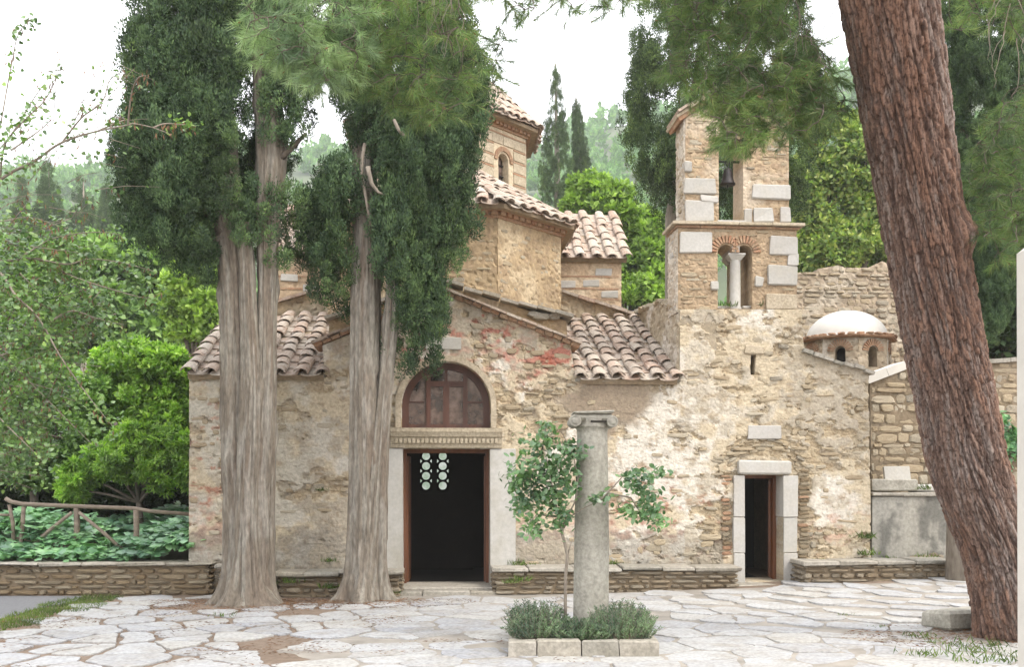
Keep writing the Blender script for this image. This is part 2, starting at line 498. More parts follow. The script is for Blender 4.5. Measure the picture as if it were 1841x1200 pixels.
def wall_panel(name, poly, holes, mat, parent, frame, res, dispf, colf, depth=.5, kind=None, outer=True):
    """a wall with real openings: relief on its face (towards -v), reveals of its full depth"""
    loops = [subdiv(p, res) for p in [poly] + list(holes)]
    xs = [p[0] for p in poly]; zs = [p[1] for p in poly]
    gx, gy = np.meshgrid(np.arange(min(xs), max(xs), res), np.arange(min(zs), max(zs), res))
    gx = gx + NR.uniform(-.3, .3, gx.shape) * res; gy = gy + NR.uniform(-.3, .3, gy.shape) * res
    gx, gy = gx.ravel(), gy.ravel()
    k = in_poly(poly, gx, gy) & (edge_dist(poly, gx, gy) > res * .45)
    for h in holes: k &= ~in_poly(h, gx, gy) & (edge_dist(h, gx, gy) > res * .45)
    gx, gy = gx[k], gy[k]
    pts, edges, rings = [], [], []
    for lp in loops:
        b = len(pts); m = len(lp); pts += lp
        edges += [(b + i, b + (i + 1) % m) for i in range(m)]; rings.append((b, m))
    nb = len(pts)
    pts += list(zip(gx.tolist(), gy.tolist()))
    ov, oe, of, *_ = delaunay_2d_cdt([Vector(p) for p in pts], edges, [], 0, 1e-6)
    V2 = np.array([(p[0], p[1]) for p in ov]); T = np.array(of, np.int64)
    c = V2[T].mean(1)
    k = in_poly(poly, c[:, 0], c[:, 1])
    for h in holes: k &= ~in_poly(h, c[:, 0], c[:, 1])
    T = T[k]
    d = dispf(V2[:, 0], V2[:, 1]); cc = colf(V2[:, 0], V2[:, 1])
    V = np.stack([V2[:, 0], -d, V2[:, 1]], 1)
    e1 = V2[T[:, 1]] - V2[T[:, 0]]; e2 = V2[T[:, 2]] - V2[T[:, 0]]
    fl = (e1[:, 0] * e2[:, 1] - e1[:, 1] * e2[:, 0]) < 0
    T[fl] = T[fl][:, ::-1]
    quads = []; VV = [V]; CC = [cc]; at = len(V)
    for i, (b, m) in enumerate(rings):
        if i == 0 and not outer: continue
        back = V[b:b + m].copy(); back[:, 1] = depth
        VV.append(back); CC.append(cc[b:b + m])
        for j in range(m):
            j2 = (j + 1) % m
            quads.append((b + j, b + j2, at + j2, at + j))
        at += m
    return add(name, np.concatenate(VV), [T, np.array(quads)], mat, parent, frame, False, np.concatenate(CC), kind)

def stone_variant(seed):
    r = random.Random(seed); n = 8
    ring = []
    for k in range(n):
        q = 2 * math.pi * (k + .5) / n
        ex = r.choice((.45, .6, .75))
        x = .5 * math.copysign(abs(math.cos(q)) ** ex, math.cos(q)) * r.uniform(.82, 1)
        z = .5 * math.copysign(abs(math.sin(q)) ** ex, math.sin(q)) * r.uniform(.82, 1)
        ring.append((x, z))
    V = []
    for y, s in ((0, 1.0), (-.72, 1.0), (-.95, .84)):
        for x, z in ring: V.append((x * s + r.uniform(-.02, .02), y + (r.uniform(-.12, .1) if y else 0), z * s + r.uniform(-.02, .02)))
    V.append((r.uniform(-.15, .15), -1.0, r.uniform(-.15, .15)))
    T = []
    for a in range(2):
        for k in range(n):
            k2 = (k + 1) % n
            T.append((a * n + k, a * n + k2, (a + 1) * n + k2)); T.append((a * n + k, (a + 1) * n + k2, (a + 1) * n + k))
    for k in range(n): T.append((2 * n + k, 2 * n + (k + 1) % n, 3 * n))
    return np.array(V), np.array(T)

VARS = [stone_variant(i) for i in range(14)]
SM = {}
def stone_mesh(i, mat):
    k = (i, mat.name)
    if k not in SM: SM[k] = meshdata('stone', VARS[i][0], VARS[i][1], mat)
    return SM[k]

def put_stones(specs, mat, parent, frame, limit=300, name='stone', min_area=0):
    """specs: (u, v, z, w, h, prot, tilt, turn); the largest become single objects, the rest one joined part"""
    specs = sorted(specs, key=lambda s: -s[3] * s[4])
    n1 = 0
    restV, restT, at = [], [], 0
    for s in specs:
        u, v, z, w, h, p, tilt, turn = s
        X = Matrix.Translation((u, v, z)) @ Matrix.Rotation(turn, 4, 'Z') @ Matrix.Rotation(tilt, 4, 'Y') @ Matrix.Diagonal((w, p, h, 1))
        i = R.randrange(14)
        if n1 < limit and w * h >= min_area:
            o = bpy.data.objects.new(name, stone_mesh(i, mat)); place(o, parent, frame @ X); n1 += 1
        else:
            restV.append(xf(X, VARS[i][0])); restT.append(VARS[i][1] + at); at += len(VARS[i][0])
    if restV:
        add('small_stones' if name == 'stone' else name, np.concatenate(restV), np.concatenate(restT), mat, parent, frame, kind='stuff')
    return n1

def course_stones(u0, u1, z0, z1, rh, rw, ok, prot=(.05, .08), gap=.008, v=.03, turn=0.0, jit=.02, skip=0.0):
    """rows of uneven stones; ok(u, z, w, h) -> keep"""
    out = []; z = z0
    while z < z1:
        h = min(R.uniform(*rh), z1 - z + .001)
        if z1 - z - h < rh[0] * .6: h = z1 - z
        if h < .012: break
        u = u0 - R.uniform(0, rw[1])
        while u < u1:
            w = R.uniform(*rw) * R.choice((.6, 1, 1, 1.3)); a, b = max(u, u0), min(u + w, u1)
            if b - a > .03:
                cu, cz = (a + b) / 2, z + h / 2
                if R.random() >= skip and ok(cu, cz, b - a, h):
                    hh = h * R.uniform(.8, 1.0)
                    out.append((cu, v, cz + R.uniform(-jit, jit) * h, b - a - gap, hh - gap, R.uniform(*prot), R.uniform(-.03, .03), turn))
            u += w
        z += h
    return out

# --- barrel tiles
def tile_mesh(cover, seed):
    r = random.Random(seed); n = 7; V = []; T = []
    if cover:
        prof = [(0.0, .108), (.43, .088)]; t = .016
    else:
        prof = [(0.0, .135), (.43, .122)]; t = .014
    def arc(rr, y, dz):
        o = []
        for k in range(n):
            q = math.pi * k / (n - 1)
            if cover: o.append((-rr * math.cos(q), y, dz + rr * .62 * math.sin(q)))
            else: o.append((-rr * math.cos(q), y, dz - rr * .26 * math.sin(q)))
        return o
    for (y, rr) in prof:
        j = r.uniform(-.004, .004)
        V += [(x, yy + r.uniform(-.004, .004), z + j) for x, yy, z in arc(rr, y, 0)]
        V += [(x, yy, z - (0 if cover else t)) for x, yy, z in arc(rr - (t if cover else 0), y, 0)]
    q = []
    o0, i0, o1, i1 = 0, n, 2 * n, 3 * n
    for k in range(n - 1):
        q += [(o0 + k, o0 + k + 1, o1 + k + 1, o1 + k), (i0 + k + 1, i0 + k, i1 + k, i1 + k + 1),
              (o0 + k + 1, o0 + k, i0 + k, i0 + k + 1), (o1 + k, o1 + k + 1, i1 + k + 1, i1 + k)]
    q += [(o0, o1, i1, i0), (o0 + n - 1, i0 + n - 1, i1 + n - 1, o1 + n - 1)]
    return np.array(V), np.array(q)

COVERS = [tile_mesh(True, 40 + i) for i in range(6)]
PANS = [tile_mesh(False, 60 + i) for i in range(6)]
TM = {}
def tile_roof(roof, frame, width, length, spacing=.31, row=.36, limit=None, singles=True, u0=0.0, lift=.05, pans=True, jitter=1.5):
    """tiles on a slope; frame: x along the eave, y up the slope, z off the slope. limit(u) -> length of that column"""
    rest = {True: [[], [], 0], False: [[], [], 0]}
    def one(cover, X):
        i = R.randrange(6)
        src = (COVERS if cover else PANS)[i]
        if singles:
            if (cover, i) not in TM: TM[(cover, i)] = meshdata('cover_tile' if cover else 'pan_tile', *src, M['tile'])
            place(bpy.data.objects.new('cover_tile' if cover else 'pan_tile', TM[(cover, i)]), roof, frame @ X)
        else:
            b = rest[cover]; b[0].append(xf(X, src[0])); b[1].append(src[1] + b[2]); b[2] += len(src[0])
    nc = int(round(width / spacing))
    for c in range(nc + 1):
        for cover in ((True, False) if pans and c < nc else (True,)):
            u = u0 + (c + (0 if cover else .5)) * width / nc
            Lc = limit(u) if limit else length
            k = 0; y = -.06
            while y < Lc - .12:
                j = jitter
                X = Matrix.Translation((u + R.uniform(-.012, .012) * j, y + R.uniform(-.025, .025) * j, (lift * .8 if cover else lift * .72) + .012 + R.uniform(-.004, .006))) \
                    @ Matrix.Rotation(R.uniform(-.06, .06) * j, 4, 'Z') @ Matrix.Rotation(-.05, 4, 'X') @ Matrix.Rotation(R.uniform(-.06, .06) * j, 4, 'Y')
                if not cover: X = X @ Matrix.Diagonal((1.05, 1, 1, 1))
                one(cover, X); y += row; k += 1
    if not singles:
        for cover, b in rest.items():
            if b[0]: add('cover_tile' if cover else 'pan_tile', np.concatenate(b[0]), np.concatenate(b[1]), M['tile'], roof, frame, kind='stuff')

# --- trunks as fine grids with bark relief
def spath(pts, n):
    p = np.array(pts, float); m = len(p)
    t = np.linspace(0, m - 1, n); i = np.clip(t.astype(int), 0, m - 2); f = (t - i)[:, None]
    g = lambda k: p[np.clip(i + k, 0, m - 1)]
    a, b, c, d = g(-1), g(0), g(1), g(2)
    return .5 * ((2 * b) + (c - a) * f + (2 * a - 5 * b + 4 * c - d) * f ** 2 + (3 * b - a - 3 * c + d) * f ** 3)

def trunk_grid(pts, radii, nth, nz, disp, ecc=1.0):
    """-> V, quads, theta, s (metres along) for a tapering stem whose surface is pushed out by disp(theta, s, r)"""
    c = spath(pts, nz); r = spath([(x, 0, 0) for x in radii], nz)[:, 0]
    t = np.gradient(c, axis=0); t /= np.linalg.norm(t, axis=1)[:, None]
    ref = np.array([0, 1.0, 0]); a = np.cross(ref, t); a /= np.linalg.norm(a, axis=1)[:, None]
    b = np.cross(t, a)
    s = np.concatenate([[0], np.cumsum(np.linalg.norm(np.diff(c, axis=0), axis=1))])
    th = np.linspace(0, 2 * math.pi, nth, endpoint=False)
    TH, S = np.meshgrid(th, s)
    rr = r[:, None] + disp(TH, S, r[:, None])
    V = c[:, None, :] + a[:, None, :] * (np.cos(TH) * rr)[..., None] + b[:, None, :] * (np.sin(TH) * rr * ecc)[..., None]
    i, k = np.meshgrid(np.arange(nz - 1), np.arange(nth), indexing='ij'); k2 = (k + 1) % nth
    Q = np.stack([i * nth + k, i * nth + k2, (i + 1) * nth + k2, (i + 1) * nth + k], -1).reshape(-1, 4)
    return V.reshape(-1, 3), Q, TH.ravel(), S.ravel()

# --- leaves
LEAF = {
    'rhomb': [(0, 0), (.45, .5), (1, 0), (.45, -.5)],
    'oval': [(0, 0), (.22, .42), (.62, .46), (1, 0), (.62, -.46), (.22, -.42)],
    'heart': [(.06, 0), (-.06, .3), (.3, .56), (.75, .34), (1, 0), (.75, -.34), (.3, -.56), (-.06, -.3)],
    'needle': [(0, .5), (1, 0), (0, -.5)],
    'lobed': [(0, .06), (.18, .34), (.30, .16), (.45, .5), (.56, .2), (.78, .36), (1, 0), (.78, -.36), (.56, -.2), (.45, -.5), (.30, -.16), (.18, -.34), (0, -.06)],
}
def unit(v): return v / np.maximum(1e-9, np.linalg.norm(v, axis=1))[:, None]

def leaves(name, pts, dirs, Ln, Wd, mat, parent, shape='rhomb', kind=None, up=None, bend=.0, jit=.45):
    pts = np.asarray(pts, float); N = len(pts)
    dirs = unit(np.asarray(dirs, float))
    ref = NR.normal(size=(N, 3)) if up is None else np.asarray(up, float) + NR.normal(size=(N, 3)) * jit
    side = unit(np.cross(dirs, ref)); nrm = np.cross(side, dirs)
    Ln = np.broadcast_to(Ln, (N,))[:, None]; Wd = np.broadcast_to(Wd, (N,))[:, None]
    T = LEAF[shape]; k = len(T)
    V = np.empty((N, k, 3))
    for i, (a, b) in enumerate(T):
        V[:, i] = pts + dirs * Ln * a + side * Wd * b + nrm * (bend * Ln * (a * (1 - a) - abs(b) * .5))
    F = np.arange(N * k).reshape(N, k)
    return add(name, V.reshape(-1, 3), F, mat, parent, I4, False, None, kind)

def rdir(n): return unit(NR.normal(size=(n, 3)))

def clumps(C_, Rd, per, shell=.55, wo=1.0, wu=.4, wr=.5):
    """leaf points in ellipsoid clumps: centres C_ (k,3), radii Rd (k,3) -> points, directions"""
    C_ = np.asarray(C_, float); Rd = np.asarray(Rd, float); k = len(C_)
    d = rdir(k * per); q = NR.uniform(shell, 1, (k * per, 1)) ** .6
    c = np.repeat(C_, per, 0); r = np.repeat(Rd, per, 0)
    p = c + d * r * q
    dirs = unit(d * wo + np.array([0, 0, wu]) + NR.normal(size=p.shape) * wr)
    return p, dirs, d

def prof(tab, z):
    """interpolate a table of (z, left, right)"""
    t = sorted(tab); zz = [a[0] for a in t]
    return np.interp(z, zz, [a[1] for a in t]), np.interp(z, zz, [a[2] for a in t])
# ------------------------------------------------------------------ ground
def make_ground():
    xs = np.concatenate([np.linspace(-560, -60, 40), np.linspace(-58, 58, 146), np.linspace(60, 560, 40)])
    ys = np.concatenate([np.linspace(-60, -12, 8), np.linspace(-10, 60, 90), np.linspace(62, 440, 70), np.linspace(450, 560, 8)])
    X, Y = np.meshgrid(xs, ys)
    # wooded slope that rises behind the church; crest elevations read from the photo
    D = np.hypot(X, Y)
    az = CPX + FPX * X / np.maximum(Y, 8)
    e = np.interp(az, [-3000, -600, 100, 600, 900, 1100, 1400, 1900, 3000], [.2, .22, .25, .29, .30, .32, .34, .35, .35])
    Zz = 420 * e * sst(42, 420, D) * sst(5, 30, Y) * (.92 + .16 * fbm(X * .03, Y * .03, 3, 4)) + gz(X, Y)
    Zz = Zz - .012 * (D < 60) * 0
    ny, nx = X.shape
    i, j = np.meshgrid(np.arange(ny - 1), np.arange(nx - 1), indexing='ij')
    Q = np.stack([i * nx + j, i * nx + j + 1, (i + 1) * nx + j + 1, (i + 1) * nx + j], -1).reshape(-1, 4)
    o = add('ground', np.stack([X, Y, Zz], -1).reshape(-1, 3), Q, [M['earth'], M['hill']], None, I4, True)
    cy = (Y[:-1, :-1] + Y[1:, 1:]).ravel() / 2
    o.data.polygons.foreach_set('material_index', (cy > 32).astype(np.int32))
    o['kind'] = 'structure'
    return lambda x, y: float(420 * np.interp(CPX + FPX * x / max(y, 8), [-3000, -600, 100, 600, 900, 1100, 1400, 1900, 3000], [.2, .22, .25, .29, .30, .32, .34, .35, .35])
                              * sst(42, 420, math.hypot(x, y)) * sst(5, 30, y) * (.92 + .16 * fbm(np.array([x * .03]), np.array([y * .03]), 3, 4)[0]) + gz(x, y))
hill_z = make_ground()

# flagstones: an irregular cell pattern, each stone cut from its neighbours, set with its own tilt
def voronoi(pts, box):
    cells = []
    P2 = np.array(pts)
    for i, (x, y) in enumerate(pts):
        poly = [(box[0], box[2]), (box[1], box[2]), (box[1], box[3]), (box[0], box[3])]
        d = np.hypot(P2[:, 0] - x, P2[:, 1] - y)
        for j in np.argsort(d)[1:22]:
            mx, my = (P2[j] + (x, y)) / 2; nx, ny = P2[j] - (x, y)
            out = []
            for a in range(len(poly)):
                p, q = poly[a], poly[(a + 1) % len(poly)]
                dp = (p[0] - mx) * nx + (p[1] - my) * ny; dq = (q[0] - mx) * nx + (q[1] - my) * ny
                if dp <= 0: out.append(p)
                if dp * dq < 0:
                    t = dp / (dp - dq); out.append((p[0] + (q[0] - p[0]) * t, p[1] + (q[1] - p[1]) * t))
            poly = out
            if len(poly) < 3: break
        cells.append(poly)
    return cells

def make_paving():
    pv = bpy.data.objects.new('paving', None); place(pv, None, I4); pv['kind'] = 'structure'
    pts = []
    y = 6.2; row = 0
    while y < 14.3:
        step = .46 + .1 * R.random()
        x = -7.2 + R.uniform(0, .5)
        while x < 7.4:
            w = R.uniform(.38, 1.1)
            pts.append((x + R.uniform(-.1, .1), y + R.uniform(-.2, .2))); x += w
        y += step * .70
    cells = voronoi(pts, (-7.6, 7.8, 5.8, 14.6))
    made = []
    for (cx, cy), poly in zip(pts, cells):
        if len(poly) < 3: continue
        p = np.array(poly); c = p.mean(0)
        if c[1] > 13.95 + .05 * c[0] and c[0] < 8: continue
        if c[0] < -5.45 + .12 * math.sin(c[1] * 3) and c[1] > 10.6: continue           # grey path and grass strip
        if abs(c[0] - .66) < .62 and 9.35 < c[1] < 10.3: continue                # planter
        d1 = math.hypot(c[0] + 3.55, (c[1] - 13.1) * 1.2); d2 = math.hypot(c[0] + 2.0, (c[1] - 13.35) * 1.2)
        if d1 < .8 or d2 < .62 or math.hypot(c[0] - 4.95, c[1] - 10.3) < .72: continue
        left = float(sst(-.2, -3.2, np.array([c[0]]))[0])
        if R.random() < .03 * left + .008: continue
        gap = .005 + .022 * left * R.uniform(.3, 1.4) + R.uniform(0, .010)
        # shrink, then roughen the outline
        out = []
        A = p - c
        for k in range(len(p)):
            a, b = A[k], A[(k + 1) % len(p)]
            n = max(1, int(np.hypot(*(b - a)) / .11))
            for j in range(n):
                q = a + (b - a) * j / n; r = np.hypot(*q)
                if r < 1e-6: continue
                out.append(q * max(.3, (r - gap * 1.15) / r))
        o2 = np.array(out); m = len(o2)
        if m < 3: continue
        o2 = .66 * o2 + .17 * np.roll(o2, 1, 0) + .17 * np.roll(o2, -1, 0)
        o2 += NR.normal(size=o2.shape) * .012
        if np.abs(o2).max() < .07: continue
        tl = (R.uniform(-.008, .008), R.uniform(-.008, .008)); h = .014 + R.uniform(-.005, .007)
        V, T = [], []
        for rr, zz in ((1.0, -.03), (1.0, h - .006), (.985, h)):
            for q in o2: V.append((q[0] * rr, q[1] * rr, zz + q[0] * tl[0] + q[1] * tl[1]))
        V.append((0, 0, h + R.uniform(-.003, .004)))
        for a in range(2):
            for k in range(m):
                k2 = (k + 1) % m; T.append((a * m + k, a * m + k2, (a + 1) * m + k2)); T.append((a * m + k, (a + 1) * m + k2, (a + 1) * m + k))
        for k in range(m): T.append((2 * m + k, 2 * m + (k + 1) % m, 3 * m))
        sx = CPX + FPX * c[0] / c[1]; sy = HPX + FPX * (EYE - gz(c[0], c[1])) / c[1]
        vis = -30 < sx < 1870 and sy < 1215
        made.append((np.prod(np.ptp(o2, axis=0)) / c[1] ** 3 * (1 if vis else .001), V, T, c))
    made.sort(key=lambda s: -s[0])
    rv, rt, at = [], [], 0
    for n, (s, V, T, c) in enumerate(made):
        W = Matrix.Translation((c[0], c[1], float(gz(c[0], c[1]))))
        if n < 300:
            o = bpy.data.objects.new('flagstone', meshdata('flagstone', V, np.array(T), M['flag'])); place(o, pv, W)
        else:
            rv.append(xf(W, V)); rt.append(np.array(T) + at); at += len(V)
    if rv: add('flagstone', np.concatenate(rv), np.concatenate(rt), M['flag'], pv, kind='stuff')
    # worn mortar between the stones, thinning out to bare earth on the left
    bx, by = np.meshgrid(np.linspace(-3.2, 7.6, 110), np.linspace(6, 14.0, 80))
    edge = sst(-3.0, -.6, bx + 1.6 * (fbm(bx * .9, by * .9, 4, 61) - .5)); bz = gz(bx, by) + .0085 * edge - .006 * (1 - edge) + .004 * (fbm(bx * 2, by * 2, 3, 62) - .5)
    i, j = np.meshgrid(np.arange(79), np.arange(109), indexing='ij')
    add('joint_bed', np.stack([bx, by, bz], -1).reshape(-1, 3), np.stack([i * 110 + j, i * 110 + j + 1, (i + 1) * 110 + j + 1, (i + 1) * 110 + j], -1).reshape(-1, 4), M['bed'], pv, I4, True)
    print('flagstones', len(made))
make_paving()

# grey path at the left with a grassy edge
pa = MB()
pl = [(-9.5, 10.5), (-6.05, 10.75), (-5.9, 11.6), (-5.95, 12.4), (-5.8, 13.2), (-5.95, 13.8), (-9.5, 13.8)]
pa.v = [(x, y, .012) for x, y in pl]; pa.f = [tuple(range(len(pl)))]
o = pa.build('path', M['asphalt']); o['kind'] = 'structure'
n = 15000
gx = NR.uniform(-6.6, -4.8, n); gy = NR.uniform(10.0, 13.8, n)
k = np.abs(gx + 5.72) < .50 * fbm(gx * 2.5, gy * 2.5, 4, 8) * 1.3
gp = np.stack([gx[k], gy[k], np.full(k.sum(), .005)], 1)
leaves('grass', gp, NR.normal(size=gp.shape) * .5 + (0, 0, .8), NR.uniform(.03, .075, len(gp)), .008, M['weed'], None, 'needle', 'stuff')

# ------------------------------------------------------------------ the church
church = thing('stone_church', 'old stone church with tiled roofs, arched window and patchy plaster front', 'church', CH)

def blob(px, py, cx, cy, rx, ry): return np.exp(-(((px - cx) / rx) ** 2 + ((py - cy) / ry) ** 2))

def facade_masks(u, z):
    px, py = to_px(u, 0.0, z)
    wx = u + .16 * (fbm(u * 2.3, z * 2.3, 3, 51) - .5); wz = z + .12 * (fbm(u * 2.3 + 9, z * 2.3, 3, 52) - .5)
    n1 = fbm(wx * 2.0 + 5, wz * 2.6, 5, 21); n2 = fbm(wx * 6.5, wz * 9.5, 4, 22); n3 = fbm(wx * 17, wz * 24, 3, 23)
    wob = (fbm(u * 1.7, z * 1.7, 4, 53) - .5) * 90
    cem = sst(.45, .72, blob(px + wob, py + wob * .6, 1085, 712, 125, 46) + .9 * blob(px + wob, py, 1075, 770, 45, 28)) * (py > 672)
    d = .60 + .24 * blob(px, py, 1150, 850, 120, 120) + .42 * blob(px, py, 1490, 908, 40, 46) + .12 * blob(px, py, 1300, 700, 120, 90) \
        - .16 * blob(px, py, 950, 720, 100, 70) - .42 * blob(px, py, 1380, 850, 92, 60) - .32 * blob(px, py, 1445, 930, 22, 90) - .32 * blob(px, py, 1300, 930, 22, 90) \
        + .06 * blob(px, py, 420, 900, 130, 110) + .12 * blob(px, py, 850, 600, 160, 40) + .1 * blob(px, py, 560, 950, 60, 60)
    d = d + (n1 - .5) * .95 + (n2 - .5) * .8
    pl = sst(.46, .53, d)
    pl = np.maximum(pl, cem)
    return px, py, n1, n2, n3, pl, cem

def facade_disp(u, z):
    px, py, n1, n2, n3, pl, cem = facade_masks(u, z)
    f1, f2, cid = worley(u * 6.5 + n2 * 1.6, z * 12 + n1 * 1.5, 31)
    pit = sst(.22, .0, f2 - f1)
    rough = (1 - .75 * np.maximum(cem, sst(.5, .9, pl) * blob(px, py, 1490, 908, 50, 56)))
    rip = np.abs(fbm(u * 9, z * 21, 3, 55) - .5) * 2
    smooth = 1 - .62 * pl
    return .018 * (n3 - .5) * rough * smooth + (.024 + .014 * (n2 - .5)) * pl + .02 * (n1 - .5) + (1 - .7 * pl) * (.02 * (cid - .5) - .012 * pit) + .009 * (sst(0, .25, rip) - 1) * (1 - cem) * rough * smooth

def facade_col(u, z):
    px, py, n1, n2, n3, pl, cem = facade_masks(u, z)
    m1 = fbm(u * 3.4 + 40, z * 3.8, 4, 33); m2 = fbm(u * 9 + 11, z * 14, 4, 34); m3 = fbm(u * 1.1, z * 1.1 + 8, 3, 35); m1b = fbm(u * 5 + 70, z * 6.5, 4, 37); m4 = fbm(u * 24, z * 34, 3, 36)
    f1, f2, cid = worley(u * 6.5 + n2 * 1.6, z * 12 + n1 * 1.5, 31)
    c = np.broadcast_to(np.array([.43, .345, .225]), (len(u), 3)).copy()
    c = mixc(c, (.35, .27, .17), sst(.46, .66, m2) * .85); c = mixc(c, (.44, .375, .275), sst(.5, .95, cid) * .8)
    c = mixc(c, (.33, .295, .235), sst(.22, .02, cid) * .5)
    pc = np.broadcast_to(np.array([.50, .42, .295]), (len(u), 3)).copy()
    pc = mixc(pc, (.60, .555, .475), sst(.40, .58, m1 + .30 * blob(px, py, 1170, 840, 120, 120) + .40 * blob(px, py, 1490, 905, 42, 50) - .09))
    pc = mixc(pc, (.40, .31, .195), sst(.50, .66, m2 * .5 + m1b * .5 + (m3 - .5) * .4) * .75)
    pc = mixc(pc, (.375, .335, .27), sst(.53, .64, m3 + (m1b - .5) * .9) * .7)
    pc = mixc(pc, (.30, .23, .15), sst(.60, .68, m4 * .6 + m2 * .4) * .6 * (1 - cem))
    grey = sst(.36, .6, blob(px, py, 450, 800, 190, 220) * .62 + (m1 - .5) * .9)
    pc = mixc(pc, (.49, .45, .37), grey * .85); c = mixc(c, (.40, .355, .28), grey * .85)
    c = c * (1 - pl[:, None]) + pc * pl[:, None]
    c = mixc(c, (.285, .225, .16), cem * sst(.05, .4, m2 + .2))
    # fresco traces under the gable and low on the wall
    red = sst(.60, .68, m2 * .7 + m1 * .3 + .27 * blob(px, py, 985, 645, 52, 24) + .10 * blob(px, py, 870, 595, 130, 26) - .06) * (blob(px, py, 910, 625, 160, 60) > .25)
    c = mixc(c, (.36, .085, .05), red * .9)
    pk = sst(.50, .66, m2 + .12 * blob(px, py, 1090, 940, 130, 50) + .12 * blob(px, py, 390, 960, 60, 60) + .10 * blob(px, py, 860, 640, 170, 40) - .02) * np.clip(blob(px, py, 1090, 940, 150, 60) + blob(px, py, 385, 950, 70, 90) + blob(px, py, 860, 640, 190, 60) + blob(px, py, 1500, 950, 60, 40), 0, 1)
    c = mixc(c, (.50, .31, .24), pk * .6)
    rs = sst(.66, .70, m2) * np.clip(blob(px, py, 375, 850, 50, 170) + blob(px, py, 1180, 930, 150, 70), 0, 1)
    c = mixc(c, (.36, .15, .09), rs * .8)
    # damp grey foot of the wall
    foot = sst(.42, .60, m2 * .6 + .55 * sst(925, 1010, py)) * (px < 1300)
    c = mixc(c, (.235, .215, .18), foot * .6)
    g_ = c.mean(1, keepdims=True); c = c * .95 + g_ * .05
    gv = sst(.52, .66, m1) * (px > 1230) * sst(560, 640, py)
    c = mixc(c, (.33, .275, .19), gv * .6)
    return c

def Lp(px, py, v=0.0): return L(px, py, v)

FACADE = [Lp(340, 1082), Lp(1566, 1070), Lp(1561, 668), Lp(1446, 632), Lp(1440, 557), Lp(1222, 557), Lp(1222, 681), Lp(1032, 676), Lp(1026, 620), Lp(800, 531), Lp(580, 622), Lp(584, 671), Lp(341, 671)]
def arch(cx, cy, r, a0, a1, n, ry=None): return [(cx + r * math.cos(a0 + (a1 - a0) * k / n), cy + (ry or r) * math.sin(a0 + (a1 - a0) * k / n)) for k in range(n + 1)]
wu0, wu1 = U(722), U(882); wzb = Z(770, 802); wzt = Z(652, 802)
wr = (wu1 - wu0) / 2; wc = (wu0 + wu1) / 2; wzs = wzt - wr * .98
LUNETTE = [(wu0, wzb), (wu1, wzb)] + arch(wc, wzs, wr, 0, math.pi, 22)
du0, du1 = U(724), U(881); dzt = Z(807, 802); dzb = .08
DOOR = [(du0, dzb), (du1, dzb), (du1, dzt), (du0, dzt)]
su0, su1 = U(1337), U(1407); szt = Z(855, 1372); szb = Z(1046, 1372)
SIDE = [(su0, szb), (su1, szb), (su1, szt), (su0, szt)]
lu0, lu1 = U(1349), U(1357); SLIT = [(lu0, Z(674, 1353)), (lu1, Z(674, 1353)), (lu1 + .01, Z(640, 1353)), (lu1 + .03, Z(633, 1353)), (lu0 - .02, Z(633, 1353)), (lu0, Z(640, 1353))]
LUNETTE = LUNETTE[:2] + LUNETTE[2:]
front = wall_panel('front_wall', FACADE, [LUNETTE, DOOR, SIDE, SLIT], M['facade'], church, CH, .021, facade_disp, facade_col, .55)

# rubble of the front: each stone single, showing where the plaster has gone
keep_out = [(U(682), U(928), 0, Z(766, 800)), (wu0 - .12, wu1 + .12, wzb, wzt + .05), (U(1312), U(1434), 0, Z(825, 1372)), (lu0 - .06, lu1 + .06, Z(680, 1353), Z(628, 1353)), (U(1340), U(1406), Z(793, 1372), Z(762, 1372))]
def ok_front(u, z, w, h):
    a = np.array([u, u - w * .42, u + w * .42]); b = np.array([z, z, z])
    if not in_poly(FACADE, a, b).all(): return False
    for (a0, a1, b0, b1) in keep_out:
        if a0 < u + w * .5 and u - w * .5 < a1 and b0 < z + h * .5 and z - h * .5 < b1: return False
    return True
specs = []
for s in course_stones(FACADE[0][0], FACADE[1][0], -.05, Z(531, 800), (.045, .13), (.07, .30), ok_front, (.040, .074), .006, .03, skip=.60, jit=.45):
    ua = np.array([s[0], s[0] - s[3] * .3, s[0] + s[3] * .3]); za = np.full(3, s[2])
    hgt = facade_disp(ua, za); pl = facade_masks(ua, za)[5]
    if pl[0] > .5 and R.random() < .5: continue
    if s[5] - .03 > hgt.min() + .002: specs.append((*s[:3], s[3], s[4] * R.uniform(.7, 1.1), s[5], R.uniform(-.12, .12), 0))
print('front stones', len(specs))
put_stones(specs, M['rubble'], front, CH, 300)

# generic colours for the upper walls
def wall_style(a, b_, c_, brick=0.0, relief=.03, f=1.0, seed=0, courses=None):
    def disp(u, z):
        n1 = fbm(u * 1.5 + seed, z * 2, 4, seed); n3 = fbm(u * 12, z * 15, 3, seed + 2)
        g1, g2, _ = worley(u * 5.5 * f + n1, z * 9.5 * f, seed + 3)
        return relief * (sst(0, .25, g2 - g1) * .7 + (n1 - .5) * .6 + (n3 - .5) * .3)
    def col(u, z):
        n1 = fbm(u * 1.6 + seed, z * 2, 4, seed + 5); n2 = fbm(u * 5, z * 7, 4, seed + 6)
        q = fbm(u * 1.5 + seed, z * 2, 4, seed)
        g1, g2, cid = worley(u * 5.5 * f + q, z * 9.5 * f, seed + 3)
        c = np.broadcast_to(np.array(a, float), (len(u), 3)).copy()
        c = mixc(c, b_, sst(.35, .8, cid)); c = mixc(c, c_, sst(.5, .68, n1)); c = mixc(c, np.array(a) * .72, sst(.52, .72, n2) * .6)
        g_ = c.mean(1, keepdims=True)
        return (c * .9 + g_ * .1) * np.array([.93, .92, .92])
    return disp, col

